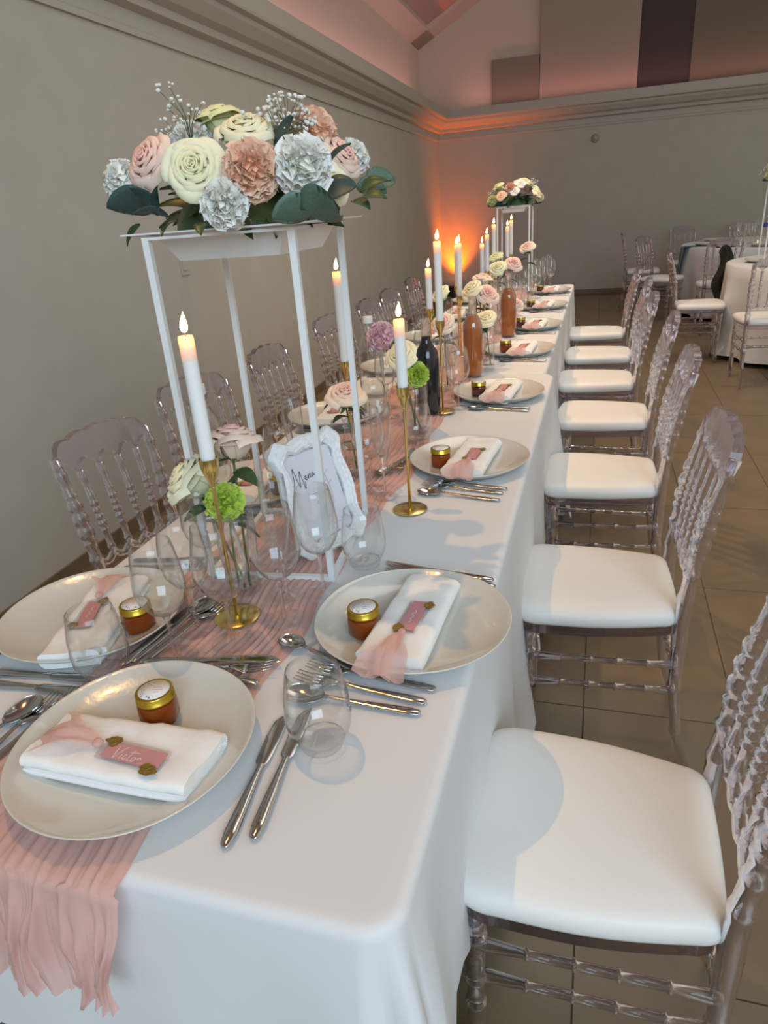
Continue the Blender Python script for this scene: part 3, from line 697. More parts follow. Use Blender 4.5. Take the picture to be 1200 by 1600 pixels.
def make_flute(h=.225):
    t = thing('champagne_flute', '', 'glass')
    mb = MB(); shell(mb, [(0, .062), (.006, .070), (.013, .100), (.0205, .140), (.0235, .170), (.0235, .195), (.022, h)], .001, 28); obj('bowl', mb, 'glass', t)
    mb = MB(); mb.lathe([(0, .003), (.004, .006), (.0033, .015), (.0033, .04), (.0045, .055), (.0062, .0705), (0, .062)], 12); obj('stem', mb, 'stemglass', t)
    mb = MB(); mb.lathe([(0, 0), (.030, 0), (.031, .0008), (.0295, .0016), (.010, .0035), (.005, .008), (0, .0095)], 32); obj('foot', mb, 'glass_foot', t)
    return t
TU, WG, WL, FLU = make_tumbler(), make_wine(), make_wine(.207, .0425, .032), make_flute()
def gl(p, x, y, label, dz=.001, group=None): return place(p, USED, (x, y, TZ+dz), 0, label, group)
gl(TU, -.309, .618, 'clear tumbler on the white cloth right of the knives, nearest the camera')
gl(TU, -.687, .686, 'clear tumbler between the left plate and the nearest plate')
gl(TU, -.400, 1.088, 'clear tumbler behind the first right plate, beside the flower stand')
gl(WG, -.600, .742, 'wine glass in front of the left plate honey jar, leftmost', .007)
gl(WG, -.608, .822, 'wine glass just behind the leftmost wine glass', .007)
gl(WL, -.529, .797, 'large wine glass in front of the near brass candle holder', .007)
gl(WL, -.473, .872, 'large wine glass between the near candle and the first right plate', .007)
gl(FLU, -.502, .950, 'champagne flute at the front bar of the near flower stand', .007)
gl(WG, -.4395, .968, 'wine glass in front of the menu frame', .007)
gl(FLU, -.452, 1.405, 'champagne flute behind the menu frame, beside the white post', .007)
gl(WG, -.497, 1.445, 'wine glass beside the flute behind the menu frame', .007)
gl(TU, -.62, 1.62, 'tumbler behind the menu frame, left of the pink rose', .007)
gl(WG, -.56, 1.70, 'wine glass left of the second brass candle holder', .007)
gl(TU, -.47, 1.80, 'tumbler right behind the second brass candle holder', .007)
gl(WG, -.655, 1.30, 'wine glass behind the near bouquet, seen through the stand', .007)
gl(WG, -.66, .97, 'wine glass behind the near rose vase on the wall side', .001)
gl(FLU, -.67, 1.42, 'champagne flute behind the near bouquet on the wall side', .007)
G = 'glasses further down the long table'
random.seed(21)
far = [('w', -.42, 2.16), ('f', -.455, 2.24), ('w', -.53, 2.30), ('t', -.585, 2.22), ('w', -.60, 2.45), ('f', -.50, 2.50), ('t', -.67, 2.42), ('w', -.66, 2.16), ('w', -.68, 2.62), ('f', -.62, 2.05),
       ('w', -.46, 2.90), ('t', -.50, 3.02), ('w', -.56, 3.12), ('f', -.60, 2.86), ('w', -.48, 3.30), ('f', -.66, 3.20), ('t', -.46, 3.22), ('w', -.50, 3.62), ('w', -.56, 3.78), ('f', -.47, 3.84), ('t', -.43, 3.58),
       ('w', -.60, 3.9), ('w', -.45, 4.12), ('f', -.50, 4.2), ('w', -.56, 4.32), ('t', -.43, 4.62), ('w', -.46, 4.72), ('f', -.52, 4.66), ('w', -.40, 4.86), ('w', -.44, 5.02), ('f', -.38, 5.36), ('w', -.42, 5.44), ('w', -.34, 5.42), ('w', -.47, 5.54), ('f', -.36, 5.52), ('w', -.62, 5.3), ('w', -.66, 4.8)]
nm = {'w': (WG, 'wine glass'), 'f': (FLU, 'champagne flute'), 't': (TU, 'tumbler')}
near_labels = ['wine glass left of the third right plate, before the dark bottle', 'champagne flute left of the third right plate', 'wine glass just behind the dark wine bottle', 'tumbler left of the dark wine bottle',
               'wine glass beside the short candle left of the tallest one', 'champagne flute beside the small bottle vase behind the tallest candle', 'tumbler on the wall side behind the dark bottle',
               'wine glass behind the lilac bloom', 'wine glass below the cream rose before the orange wall glow', 'champagne flute behind the cream rose by the second candle']
zones = ((3.31, 'around the first rose wine bottle'), (4.25, 'around the second rose wine bottle'), (5.2, 'in front of the far flower stand'), (9, 'at the far table end'))
for i, (k, x, y) in enumerate(far):
    p, s = nm[k]
    if i < len(near_labels): gl(p, x, y, near_labels[i], .007); continue
    zn = next(q for lim, q in zones if y < lim)
    gl(p, x, y, 'clear %s in the cluster %s' % (s, zn), .003, '%s: %s' % (zn, s))

# ------------------------------------------------------------------ candles
def make_holder(h):
    t = thing('candle_holder', '', 'candle holder')
    mb = MB(); mb.lathe([(0, 0), (.0375, 0), (.0385, .001), (.0385, .0022), (.037, .0032), (.004, .0034), (0, .0036)], 40); obj('base', mb, 'brass', t, True, 40)
    mb = MB(); mb.lathe([(0, .003), (.0032, .0035), (.0032, h-.05), (.0045, h-.047), (0, h-.046)], 14); obj('stem', mb, 'brass', t)
    mb = MB(); mb.lathe([(0, h-.048), (.0042, h-.048), (.0065, h-.036), (.0125, h-.022), (.0145, h-.014), (.0150, h), (.0138, h), (.0133, h-.012), (.010, h-.016), (0, h-.016)], 28); obj('cup', mb, 'brass', t, True, 50)
    return t
def make_candle(L):
    t = thing('candle', '', 'candle')
    r = .0112
    mb = MB(); mb.lathe([(0, 0), (r, 0), (r*1.02, L*.4), (r*1.0, L-.034), (0, L-.034)], 24); obj('wax', mb, 'wax', t, True, 50)
    mb = MB(); mb.lathe([(r*1.0, L-.034), (r*1.0, L-.004), (r*.93, L), (r*.6, L-.0015), (0, L-.002)], 24); obj('glowing_tip', mb, 'waxtip', t, True, 50)  # hollow translucent shell, shaped to glow from a lamp hidden inside
    mb = MB(); mb.tube([(0, 0, L-.004), (.0004, 0, L+.004), (.0016, 0, L+.009)], .0007, 6); obj('wick', mb, 'wick', t)
    mb = MB(); f0 = L+.004; H = .030
    mb.lathe([(0, f0)]+[(.0062*math.sin(PI*(q**.62))**.9*(1-.25*q), f0+H*q) for q in (.06, .14, .25, .38, .5, .62, .74, .85, .94)]+[(0, f0+H)], 16)
    mb.v = [(x+.003*((z-f0)/H)**2, y, z) for x, y, z in mb.v]; obj('flame', mb, 'flame', t)
    d = bpy.data.lights.get('candle_light') or bpy.data.lights.new('candle_light', 'POINT'); d.energy = .034; d.color = (1, .45, .10); d.shadow_soft_size = .002  # unseen lamp added inside the tip, below the flame, to make the wax glow
    return t, f0
CAND_L = None
def candle(x, y, h, L, hl, cl, z=TZ):
    ht = make_holder(h); ht.location = (x, y, z); ht['label'] = hl; ht['group'] = 'brass candle holders'
    ct, f0 = make_candle(L+.016); ct.location = (x, y, z+h-.016); ct['label'] = cl; ct['group'] = 'lit taper candles'
    lo = bpy.data.objects.new('tip_glow_light', bpy.data.lights['candle_light']); COL.objects.link(lo); lo.location = (x, y, z+h-.016+f0-.0095)
Z1, Z2 = TZ+.007, TZ+.002
candle(-.559, .868, .285, .184, 'brass candle holder nearest the camera, behind the wine glasses', 'lit white taper candle nearest the camera, left of the flower stand', Z1)
candle(-.379, 1.352, .280, .136, 'brass candle holder behind the first right plate', 'lit white candle right of the flower stand, on the second brass holder', Z2)
candle(-.655, 1.765, .242, .232, 'brass candle holder behind the pink rose and the stand', 'tall lit candle seen between the posts of the near flower stand', Z1)
candle(-.463, 2.120, .288, .228, 'brass candle holder beside the dark bottle', 'tallest lit candle in the middle of the table, behind the green carnation', Z1)
candle(-.570, 2.45, .280, .135, 'brass candle holder behind the dark bottle', 'short lit candle left of the tallest one', Z1)
candle(-.592, 3.10, .286, .170, 'brass candle holder behind the rose bottle, left one', 'left of two lit candles before the orange wall glow', Z2)
candle(-.570, 3.03, .255, .212, 'brass candle holder behind the rose bottle, right one', 'right of two lit candles before the orange wall glow', Z2)
candle(-.590, 3.79, .27, .150, 'brass candle holder in the far group, leftmost', 'leftmost lit candle of the far group', Z2)
candle(-.560, 3.76, .286, .176, 'brass candle holder in the far group, second from the left', 'second lit candle from the left in the far group', Z2)
candle(-.565, 4.05, .25, .250, 'brass candle holder before the far flower stand, left', 'tall lit candle before the left post of the far stand', Z2)
candle(-.558, 4.60, .29, .178, 'brass candle holder under the far flower stand, front', 'front one of the lit candles between the far stand posts', Z2)
candle(-.560, 4.82, .29, .205, 'brass candle holder under the far flower stand, back', 'back one of the lit candles between the far stand posts', Z2)

# ------------------------------------------------------------------ flowers
CREAM = ((.88, .80, .50), (.88, .84, .62)); CREAMG = ((.80, .78, .42), (.74, .78, .44)); PINK = ((.88, .54, .46), (.86, .74, .60)); PALEPINK = ((.88, .49, .43), (.87, .68, .57))
LILAC = ((.84, .48, .56), (.86, .66, .68)); PEACH = ((.95, .53, .35), (.95, .73, .58)); WHITE = ((.90, .88, .78), (.92, .91, .89)); GREEN = ((.46, .62, .06), (.64, .76, .18))
def lerp(a, b, t): return tuple(x+(y-x)*t for x, y in zip(a, b))
def rose_mb(r, cols, seed, N=27, res=(9, 8), opened=1.0):
    random.seed(seed); mb = MB()
    mb.grid(lambda u, v: (r*(.02+.84*v)*math.cos(u*2*PI), r*(.02+.84*v)*math.sin(u*2*PI), r*(.60-.36*v**1.8-.13-.16*v)), 16, 8, True, col=lambda v: lerp(lerp(cols[0], cols[1], v**1.2), (.5, .45, .2), .15))
    for i in range(N):
        t = i/(N-1); ang = i*2.4+random.uniform(-.25, .25)
        rho = r*(.07+.78*t**1.12); hz = r*(.60-.36*t**1.8)*random.uniform(.97, 1.03); W = 1.30-.42*t
        lw = r*(.055+.30*t*t); ru = random.uniform(0, 6); rs = .78-.50*t
        base = lerp(cols[0], cols[1], t**1.2)
        def fn(u, v, rho=rho, hz=hz, W=W, lw=lw, ang=ang, t=t, ru=ru, rs=rs):
            uu = 2*u-1; au = abs(uu)
            a = ang+uu*W*(.45+.55*math.sin(PI*min(.5, .08+.50*v)))*(1-.18*max(0, v-.7)/.3*1.0)
            h = hz-r*.15*au**2.4*(.3+.7*t)
            if v < .72:
                q = v/.72; rad = rho*(rs+(1-rs)*q**.7)+.05*r*t*math.sin(PI*q); z = h-(.50*r+h*.9*t+.10*r*t)*(1-q)**1.15
            else:
                q = (v-.72)/.28; rad = rho+lw*math.sin(q*PI/2)*(1-.35*au**3); z = h+.035*r*math.sin(PI*q)-lw*.62*q*q*(.6+.5*t)
            rad *= 1+.045*uu+.02*math.sin(uu*5+ru)*v
            return (rad*math.cos(a), rad*math.sin(a), z+.018*r*math.sin(uu*6+ru)*v*t)
        edge = lerp(base, (.80, .76, .55), .25*t)
        mb.grid(fn, res[0], res[1], col=lambda v, b=base, e=edge: lerp(lerp(b, (.55, .58, .25), .35*max(0, .35-v)/.35), e, max(0, v-.75)*2))
    return mb
def carnation_mb(r, cols, seed, N=60, res=(11, 5)):
    random.seed(seed); mb = MB()
    mb.grid(lambda u, v: (r*.78*math.cos(u*2*PI)*math.sin(PI*v), r*.78*math.sin(u*2*PI)*math.sin(PI*v), r*.72*math.cos(PI*v)), 14, 9, True, col=lambda v: cols[0], flip=True)
    for i in range(N):
        t = (i+.5)/N; el = PI/2*(1-1.18*t**.8); az = i*2.4+random.uniform(-.3, .3)
        d = Vector((math.cos(el)*math.cos(az), math.cos(el)*math.sin(az), math.sin(el))); sd = Vector((-math.sin(az), math.cos(az), 0)); up = d.cross(sd)
        roll = random.uniform(-.9, .9); s2 = sd*math.cos(roll)+up*math.sin(roll); u2 = d.cross(s2); Lr = r*random.uniform(.86, 1.06); ph = random.uniform(0, 6); wv = random.uniform(.42, .62)
        c = lerp(cols[0], cols[1], random.uniform(.2, 1)*.6+.4*t)
        def fn(u, v):
            uu = 2*u-1; rr = Lr*(v-.24*uu*uu*v*v+.035*math.sin(uu*10+ph)*v**3)
            p = d*rr*.94+s2*uu*r*wv*1.35*v**1.1+u2*(r*.15*math.sin(uu*7+ph)*v*v+r*.03*math.sin(uu*13+ph*2)*v**3)
            return tuple(p)
        mb.grid(fn, res[0], res[1], col=lambda v, c=c: lerp(lerp(c, cols[0], .5), c, v))
    return mb
def leaf_mb(L, W, curl=.2, rounded=False, nu=6, nv=9, stemL=.0):
    mb = MB()
    def fn(u, v):
        uu = 2*u-1
        w = W/2*(math.sin(PI*min(1, v*.97+.015)**(.75 if not rounded else .8))**(.8 if not rounded else .55))
        return (stemL+L*v, w*uu, L*(.10*math.sin(v*PI)-curl*v*v)+.10*W*uu*uu)
    vs = MB().grid(fn, nu, nv)
    n = len(vs.v); mb.v = vs.v+[(x, y, z-.0007) for x, y, z in vs.v]; mb.f = vs.f+[tuple(i+n for i in f[::-1]) for f in vs.f]
    per = [i for i in range(nu)]+[j*nu+nu-1 for j in range(1, nv)]+[(nv-1)*nu+i for i in range(nu-2, -1, -1)]+[j*nu for j in range(nv-2, 0, -1)]
    mb.f += [(a, a+n, b+n, b) for a, b in zip(per, per[1:]+per[:1])]
    if stemL: mb.tube([(-.004, 0, 0), (stemL+.01, 0, 0)], .0009, 5)
    return mb
_cache = {}
def cached(key, fn, name, m):
    if key not in _cache: _cache[key] = fn().mesh(name, M[m])
    return _cache[key]
def bloom(kind, r, cols, seed, parent, loc, axis, spin=0):
    key = (kind, cols, seed)
    me = cached(key, (lambda: rose_mb(1.0, cols, seed)) if kind == 'rose' else (lambda: carnation_mb(1.0, cols, seed)), kind+'_bloom', 'petal')
    o = link(kind+'_bloom', me, parent, loc); o.scale = (r, r, r)
    q = Vector(axis).normalized().to_track_quat('Z', 'Y'); o.rotation_mode = 'QUATERNION'
    from mathutils import Quaternion
    o.rotation_quaternion = q @ Quaternion((0, 0, 1), spin)
    return o
def leaf(parent, loc, direction, L, W, m='leaf', rounded=False, curl=.2, roll=0, name='leaf', stemL=0, up=(0, 0, 1)):
    me = cached(('leaf', round(W/L, 1), rounded, curl, m, bool(stemL)), lambda: leaf_mb(1, W/L, curl, rounded, stemL=.15 if stemL else 0), 'leaf', m)
    o = link(name, me, parent, loc); o.scale = (L, L, L)
    d = Vector(direction).normalized(); upv = Vector(up); y = upv.cross(d)
    if y.length < 1e-3: y = Vector((0, 1, 0)).cross(d)
    y.normalize(); z = d.cross(y); R = Matrix((d, y, z)).transposed() @ Matrix.Rotation(roll, 3, 'X')
    o.rotation_mode = 'QUATERNION'; o.rotation_quaternion = R.to_quaternion(); return o

def make_stand(w, d, h, z_tray, label):
    t = thing('flower_stand', label, 'flower stand'); s = .0055
    for sx in (-1, 1):
        for sy in (-1, 1):
            b = MB(); b.box((sx*w/2-s, sy*d/2-s, 0), (sx*w/2+s, sy*d/2+s, h-.003)); obj('post', b, 'white', t, False)
    for z, zh in ((0, 2*s), (h-.007, .004)):
        for sy in (-1, 1):
            b = MB(); b.box((-w/2+s, sy*d/2-s, z), (w/2-s, sy*d/2+s, z+zh)); obj('rail', b, 'white', t, False)
        for sx in (-1, 1):
            b = MB(); b.box((sx*w/2-s, -d/2+s, z), (sx*w/2+s, d/2-s, z+zh)); obj('rail', b, 'white', t, False)
    return t
STX, STY, STR = -.5755, 1.155, .1008
SH = .608
st = make_stand(.237, .297, SH, 0, 'tall white metal flower stand nearest the camera'); st.location = (STX, STY, TZ+.001); st.rotation_euler[2] = STR; st['group'] = 'tall white flower stands'
st2 = make_stand(.22, .25, .575, 0, 'tall white metal flower stand at the far end of the long table'); st2.location = (-.590, 5.33, TZ-.001); st2['group'] = 'tall white flower stands'

def tray_mb(w, d, dep):
    mb = MB(); a, b_ = .60, .745
    rows = [[(sx*w/2*k, sy*d/2*k2, z) for sx, sy in ((-1, -1), (1, -1), (1, 1), (-1, 1))] for k, k2, z in ((a, a, -dep), (b_, b_, 0), (1.0, 1.0, .004), (1.0, 1.0, .0065), (b_*.97, b_*.97, .0035), (a*.97, a*.97, -dep+.003))]
    mb.v = [p for r in rows for p in r]
    mb.f = [(j*4+i, j*4+(i+1) % 4, (j+1)*4+(i+1) % 4, (j+1)*4+i) for j in range(5) for i in range(4)]+[(3, 2, 1, 0), (20, 21, 22, 23)]
    return mb
def gyp_sprig(n, seed, spread, L):
    random.seed(seed); st_, fl_ = MB(), MB()
    for i in range(n):
        a, b = random.gauss(0, spread), random.gauss(0, spread); l = L*random.uniform(.6, 1.05)
        p = Vector((a, b, 1)).normalized()*l; mid = Vector((a*.4, b*.4, 1)).normalized()*l*.55
        st_.tube([(0, 0, 0), mid, p], .00055, 4)
        for k in range(3):
            q = p+Vector([random.gauss(0, .0028) for _ in range(3)]); rr = random.uniform(.0020, .0040)
            fl_.lathe([(0, -rr), (rr*.9, -rr*.3), (rr, rr*.3), (rr*.55, rr*.8), (0, rr*.6)], 7, tuple(q))
    return st_, fl_
def arrangement(label, loc, blooms, euc, leaves, gyps, dims, fillers, center=(0, 0, .0)):
    t = thing('floral_arrangement', label, 'flowers', loc)
    tr = obj('tray', tray_mb(*dims), 'white', t, False)
    mb = MB(); w, d, dep = dims
    mb.grid(lambda u, v: (w*.40*math.cos(u*2*PI)*math.cos(v*PI/2), d*.42*math.sin(u*2*PI)*math.cos(v*PI/2), .004+.075*math.sin(v*PI/2)), 24, 8, True); obj('foam', mb, 'leaf', t)
    for kind, cols, r, p, seed, bias in blooms:
        P = Vector(p); ax = (P-Vector(center)-Vector((0, 0, .0))); ax.z = ax.z*1.0; ax = ax.normalized()+Vector(bias)
        bloom(kind, r, cols, seed, t, P, ax, seed*1.7)
    for p, dr, L, W, m, rnd, roll in euc: leaf(t, p, dr, L, W, m, rnd, .15, roll, 'eucalyptus_leaf' if m.startswith('euc') else 'leaf')
    random.seed(fillers)
    for i in range(46):
        a = i*2.4+random.uniform(-.3, .3); el = random.uniform(-.15, .9)
        dr = Vector((math.cos(a)*math.cos(el), math.sin(a)*math.cos(el), math.sin(el)))
        p = Vector((w*.26*dr.x, d*.28*dr.y, .012+.05*max(0, dr.z)))
        leaf(t, p, dr+Vector((0, 0, -.1)), random.uniform(.055, .085), .030, random.choice(('leaf', 'leaf', 'eucd')), False, .2, random.uniform(-1, 1))
    for p, dr, n, sd in gyps:
        n = int(n*1.5)
        s_, f_ = gyp_sprig(n, sd, .33, .085)
        M4 = Matrix.Translation(p) @ Vector(dr).normalized().to_track_quat('Z', 'Y').to_matrix().to_4x4()
        a_ = obj('gypsophila_stems', s_.xf(M4), 'gstem', t); b_ = obj('gypsophila', f_.xf(M4), 'gyp', t); b_['kind'] = 'stuff'; a_['kind'] = 'stuff'
    return t
A0 = Vector((STX, STY, TZ+.001+SH-.003))
def rel(x, y, z): return (x-A0.x, y-A0.y, z-A0.z)
V = (.45, -.9, .10)
near_blooms = [('rose', PALEPINK, .042, rel(-.664, 1.03, 1.460), 11, (-.1, -.5, .1)), ('carnation', WHITE, .034, rel(-.742, 1.06, 1.440), 12, (-.3, -.3, 0)), ('rose', CREAM, .044, rel(-.566, .985, 1.440), 13, V),
               ('carnation', PEACH, .044, rel(-.477, .985, 1.432), 14, (.05, -.8, .1)), ('carnation', WHITE, .036, rel(-.511, .955, 1.392), 15, (0, -.9, -.1)), ('rose', CREAM, .046, rel(-.543, 1.115, 1.492), 16, (0, -.3, .5)),
               ('rose', CREAMG, .042, rel(-.637, 1.21, 1.525), 17, (-.1, .0, .7)), ('carnation', WHITE, .040, rel(-.678, 1.18, 1.492), 18, (-.1, -.3, .4)), ('carnation', WHITE, .043, rel(-.409, 1.005, 1.432), 19, (.2, -.7, .2)),
               ('carnation', PEACH, .042, rel(-.461, 1.19, 1.490), 20, (.3, .0, .4)), ('rose', PALEPINK, .040, rel(-.420, 1.19, 1.452), 21, (.5, -.2, .2)), ('carnation', WHITE, .034, rel(-.432, 1.29, 1.455), 22, (.5, 0, .2)),
               ('rose', CREAM, .030, rel(-.398, 1.085, 1.410), 23, (.6, -.5, 0)), ('rose', PINK, .040, rel(-.60, 1.31, 1.46), 24, (0, .3, .4)), ('carnation', WHITE, .038, rel(-.72, 1.22, 1.44), 25, (-.4, .2, .2)), ('rose', CREAM, .042, rel(-.53, 1.28, 1.47), 26, (0, .2, .5))]
near_euc = [(rel(-.385, .965, 1.376), (-1, -.45, -.05), .056, .052, 'euc', True, .9), (rel(-.400, .96, 1.378), (1, -.25, -.06), .070, .060, 'euc', True, -.9), (rel(-.660, 1.0, 1.400), (-1, -.2, .12), .068, .056, 'eucd', True, .9),
            (rel(-.470, 1.09, 1.448), (.25, -.15, .9), .062, .055, 'eucd', True, 1.3), (rel(-.395, 1.20, 1.405), (1, .25, -.12), .050, .046, 'euc', True, .7), (rel(-.385, 1.22, 1.412), (1, .5, .10), .052, .046, 'euc', True, .9),
            (rel(-.395, 1.05, 1.395), (1, -.1, .25), .050, .044, 'eucd', True, .9), (rel(-.645, .985, 1.392), (-.35, -.6, .8), .050, .026, 'eucd', False, .5), (rel(-.635, .975, 1.385), (.3, -.4, .75), .050, .022, 'eucd', False, .7),
            (rel(-.620, .975, 1.382), (-.8, -.5, .25), .050, .030, 'eucd', False, .4), (rel(-.60, .965, 1.375), (-.3, -.8, -.35), .036, .026, 'leaf', False, .2), (rel(-.55, .958, 1.372), (.2, -.9, -.4), .034, .024, 'leaf', False, .2),
            (rel(-.700, 1.02, 1.375), (-.6, -.5, -.7), .040, .022, 'leaf', False, .5), (rel(-.415, 1.12, 1.43), (.6, -.2, .55), .058, .026, 'eucd', False, .8), (rel(-.39, 1.16, 1.385), (.8, -.5, -.2), .042, .026, 'leaf', False, .3),
            (rel(-.38, 1.17, 1.40), (.9, -.1, .3), .050, .024, 'leaf', False, .8), (rel(-.375, 1.19, 1.395), (.9, .1, .5), .045, .02, 'leaf', False, .3), (rel(-.37, 1.15, 1.39), (.9, -.3, .0), .045, .024, 'leaf', False, .6), (rel(-.60, 1.05, 1.455), (.2, -.7, .35), .05, .03, 'leaf', False, .9)]
near_gyp = [(rel(-.50, 1.14, 1.455), (.10, -.10, 1), 20, 5), (rel(-.49, 1.13, 1.46), (.32, .05, 1), 14, 6), (rel(-.66, 1.16, 1.47), (-.7, .1, .85), 12, 7), (rel(-.62, 1.08, 1.48), (.1, -.15, 1), 6, 8)]
ar1 = arrangement('cream, pink and white flowers in a white tray on the near stand', A0, near_blooms, near_euc, [], near_gyp, (.30, .315, .040), 31, (0, .03, -.07))
ar1['group'] = 'flower arrangements on tall stands'
def far_arrangement(label, loc, seed):
    random.seed(seed); bl = []
    cc = [CREAM, CREAM, WHITE, PALEPINK, CREAMG, CREAM, WHITE, PEACH]
    for i in range(17):
        a = i*2.4; el = .12+1.1*((i % 6)/6.0)
        p = (.165*math.cos(a)*math.cos(el), .15*math.sin(a)*math.cos(el), .03+.14*math.sin(el)); c = cc[i % 8]
        bl.append(('rose' if i % 3 else 'carnation', c, random.uniform(.034, .044), p, 13 if i % 3 else 19, (0, -.2, .1)))
    eu = [((.13*math.cos(a), .13*math.sin(a), .015), (math.cos(a), math.sin(a), .1), .06, .05, 'eucd', True, .8) for a in (0, .8, 2.2, 3.3, 4.0, 4.9, 5.6)]
    t = arrangement(label, loc, bl, eu, [], [((.1, -.02, .09), (.6, 0, 1), 12, seed), ((-.12, 0, .05), (-.8, 0, .7), 10, seed+1)], (.24, .26, .035), seed+2, (0, 0, -.05))
    t['group'] = 'flower arrangements on tall stands'; return t
far_arrangement('cream roses on the tall stand at the far end of the long table', Vector((-.595, 5.33, TZ-.001+.572)), 51)

# vases with single stems
def make_vase(r0, r1, h, neck=None):
    t = thing('glass_vase', '', 'vase')
    prof = [(0, .016), (r0*.92, .016), (r0, .022), (r1*.96, h*.6), (r1, h)] if not neck else [(0, .012), (r0*.92, .012), (r0, .02), (r0, h*.45), (neck*1.25, h*.66), (neck, h*.78), (neck, h*.93), (neck*1.25, h)]
    mb = MB(); shell(mb, prof, .0016, 32); obj('body', mb, 'glass', t)
    mb = MB(); mb.lathe([(0, 0), (r0*.97, 0), (r0, .003), (r0, .0158), (r0*.9, .015), (0, .0145)], 32); obj('base', mb, 'glass', t, True, 40)
    return t
def stem_flower(kind, cols, r, foot, head, axis, seed, label, leaves=1, cat='flower', group=None):
    t = thing('rose' if kind == 'rose' else 'carnation', label, cat, foot, group=group)
    h = Vector(head)-Vector(foot); ax = Vector(axis).normalized()
    bm = bloom(kind, r, cols, seed, t, h, ax, seed)
    if seed in (41, 42): bm.scale[2] = r*1.12
    e = h-ax*r*.35
    mb = MB(); mid = h*.5+Vector((0, 0, .01)); mb.tube([(0, 0, 0), h*.25, mid.lerp(e, .2), e-ax*.012+Vector((0, 0, -.004)), e], [.0022, .0022, .0021, .0022, .003], 6); obj('stem', mb, 'stem', t)
    for k in range(5):
        a = k*2*PI/5+seed; s_ = ax.orthogonal().normalized(); s2 = ax.cross(s_)
        leaf(t, e-ax*r*.05, (s_*math.cos(a)+s2*math.sin(a))*.9-ax*.45, r*.75, r*.22, 'stem', False, .2, 0, 'sepal', up=tuple(-ax))
    random.seed(seed)
    for k in range(leaves):
        a = random.uniform(0, 6.28); leaf(t, h*(.72+.08*k), (math.cos(a), math.sin(a)*.6, -.15), random.uniform(.045, .06), .032, 'leaf', False, .25, random.uniform(-.5, .5))
    return t
def vase_at(proto, x, y, label, z=TZ+.007): return place(proto, USED, (x, y, z), 0, label, 'glass vases on the runner')
VA, VB, VC = make_vase(.030, .036, .15), make_vase(.025, .03, .15, .0135), make_vase(.027, .030, .165)
CR = (-.35, -.55, .75)
def bouquet(x, y, items, z=TZ+.024):
    for i, (kind, cols, r, head, ax, seed, label, nl) in enumerate(items):
        a = i*2.1; stem_flower(kind, cols, r, (x+.011*math.cos(a), y+.011*math.sin(a), z), head, ax, seed, label, nl, group='flowers in the vases')
vase_at(VA, -.588, .955, 'clear cylinder vase of three flowers behind the near candle holder')
bouquet(-.588, .955, [('rose', PALEPINK, .046, (-.592, 1.00, 1.022), (-.05, .22, .95), 41, 'pale pink rose on top of the near bouquet', 3), ('rose', CREAM, .053, (-.668, .975, .958), (-.65, -.30, .70), 42, 'large cream rose at the left of the near bouquet', 2),
                      ('carnation', GREEN, .036, (-.588, .940, .935), (.15, -.75, .6), 43, 'lime green carnation in the near bouquet', 1)])
vase_at(VB, -.575, 1.535, 'small bottle vase with one pink rose, behind the menu frame')
bouquet(-.575, 1.535, [('rose', PINK, .046, (-.575, 1.53, .962), (.15, -.35, .95), 44, 'pink rose with pale outer petals behind the near stand post', 4)])
vase_at(VA, -.495, 1.895, 'clear cylinder vase beside the dark bottle')
bouquet(-.495, 1.895, [('carnation', LILAC, .046, (-.60, 1.95, 1.028), (-.5, -.5, .6), 45, 'lilac pink bloom left of the second candle', 1), ('rose', CREAM, .047, (-.522, 1.87, .985), (-.2, -.6, .7), 46, 'cream rose right of the second candle', 2),
                       ('carnation', GREEN, .036, (-.478, 1.86, .938), (.5, -.6, .3), 47, 'lime green carnation right of the second candle', 1)])
vase_at(VC, -.412, 2.76, 'clear vase right of the first rose wine bottle', TZ+.002)
bouquet(-.412, 2.76, [('rose', CREAM, .046, (-.418, 2.74, .945), (-.1, -.5, .8), 48, 'cream rose with green leaf right of the first rose wine bottle', 3)], TZ+.02)
vase_at(VA, -.475, 2.93, 'clear vase behind the first rose wine bottle', TZ+.002)
bouquet(-.475, 2.93, [('rose', CREAM, .047, (-.485, 2.86, 1.045), (-.4, -.5, .7), 49, 'cream rose above the neck of the first rose wine bottle', 1), ('rose', PALEPINK, .047, (-.435, 2.90, 1.020), (.4, -.5, .7), 50, 'pink rose right above the first rose wine bottle', 2),
                      ('rose', PINK, .042, (-.470, 3.02, 1.070), (.1, 0, 1), 51, 'pink rose at the back of the middle bouquet', 1)], TZ+.02)
vase_at(VB, -.515, 2.40, 'small bottle vase left of the first rose wine bottle')
bouquet(-.515, 2.40, [('rose', PINK, .040, (-.508, 2.38, .990), (-.1, -.6, .6), 52, 'pink rose low behind the tallest candle', 2)])
vase_at(VB, -.60, 2.78, 'small bottle vase in front of the orange wall glow', TZ+.002)
bouquet(-.60, 2.78, [('rose', CREAM, .042, (-.595, 2.76, 1.045), (-.5, -.4, .7), 53, 'cream rose in front of the orange wall glow', 2)], TZ+.02)
vase_at(VA, -.525, 3.95, 'clear vase behind the second rose wine bottle', TZ+.002)
bouquet(-.525, 3.95, [('rose', CREAM, .048, (-.520, 3.86, 1.035), (-.1, -.6, .7), 54, 'cream rose above the second rose wine bottle', 2), ('rose', CREAMG, .040, (-.545, 4.02, 1.085), (-.2, -.3, .9), 55, 'small cream rose at the far candle group', 1),
                      ('rose', PALEPINK, .047, (-.445, 3.92, 1.050), (.3, -.5, .7), 56, 'pink rose right above the second rose wine bottle', 2)], TZ+.02)
vase_at(VC, -.43, 4.52, 'clear vase by the right post of the far stand', TZ+.002)
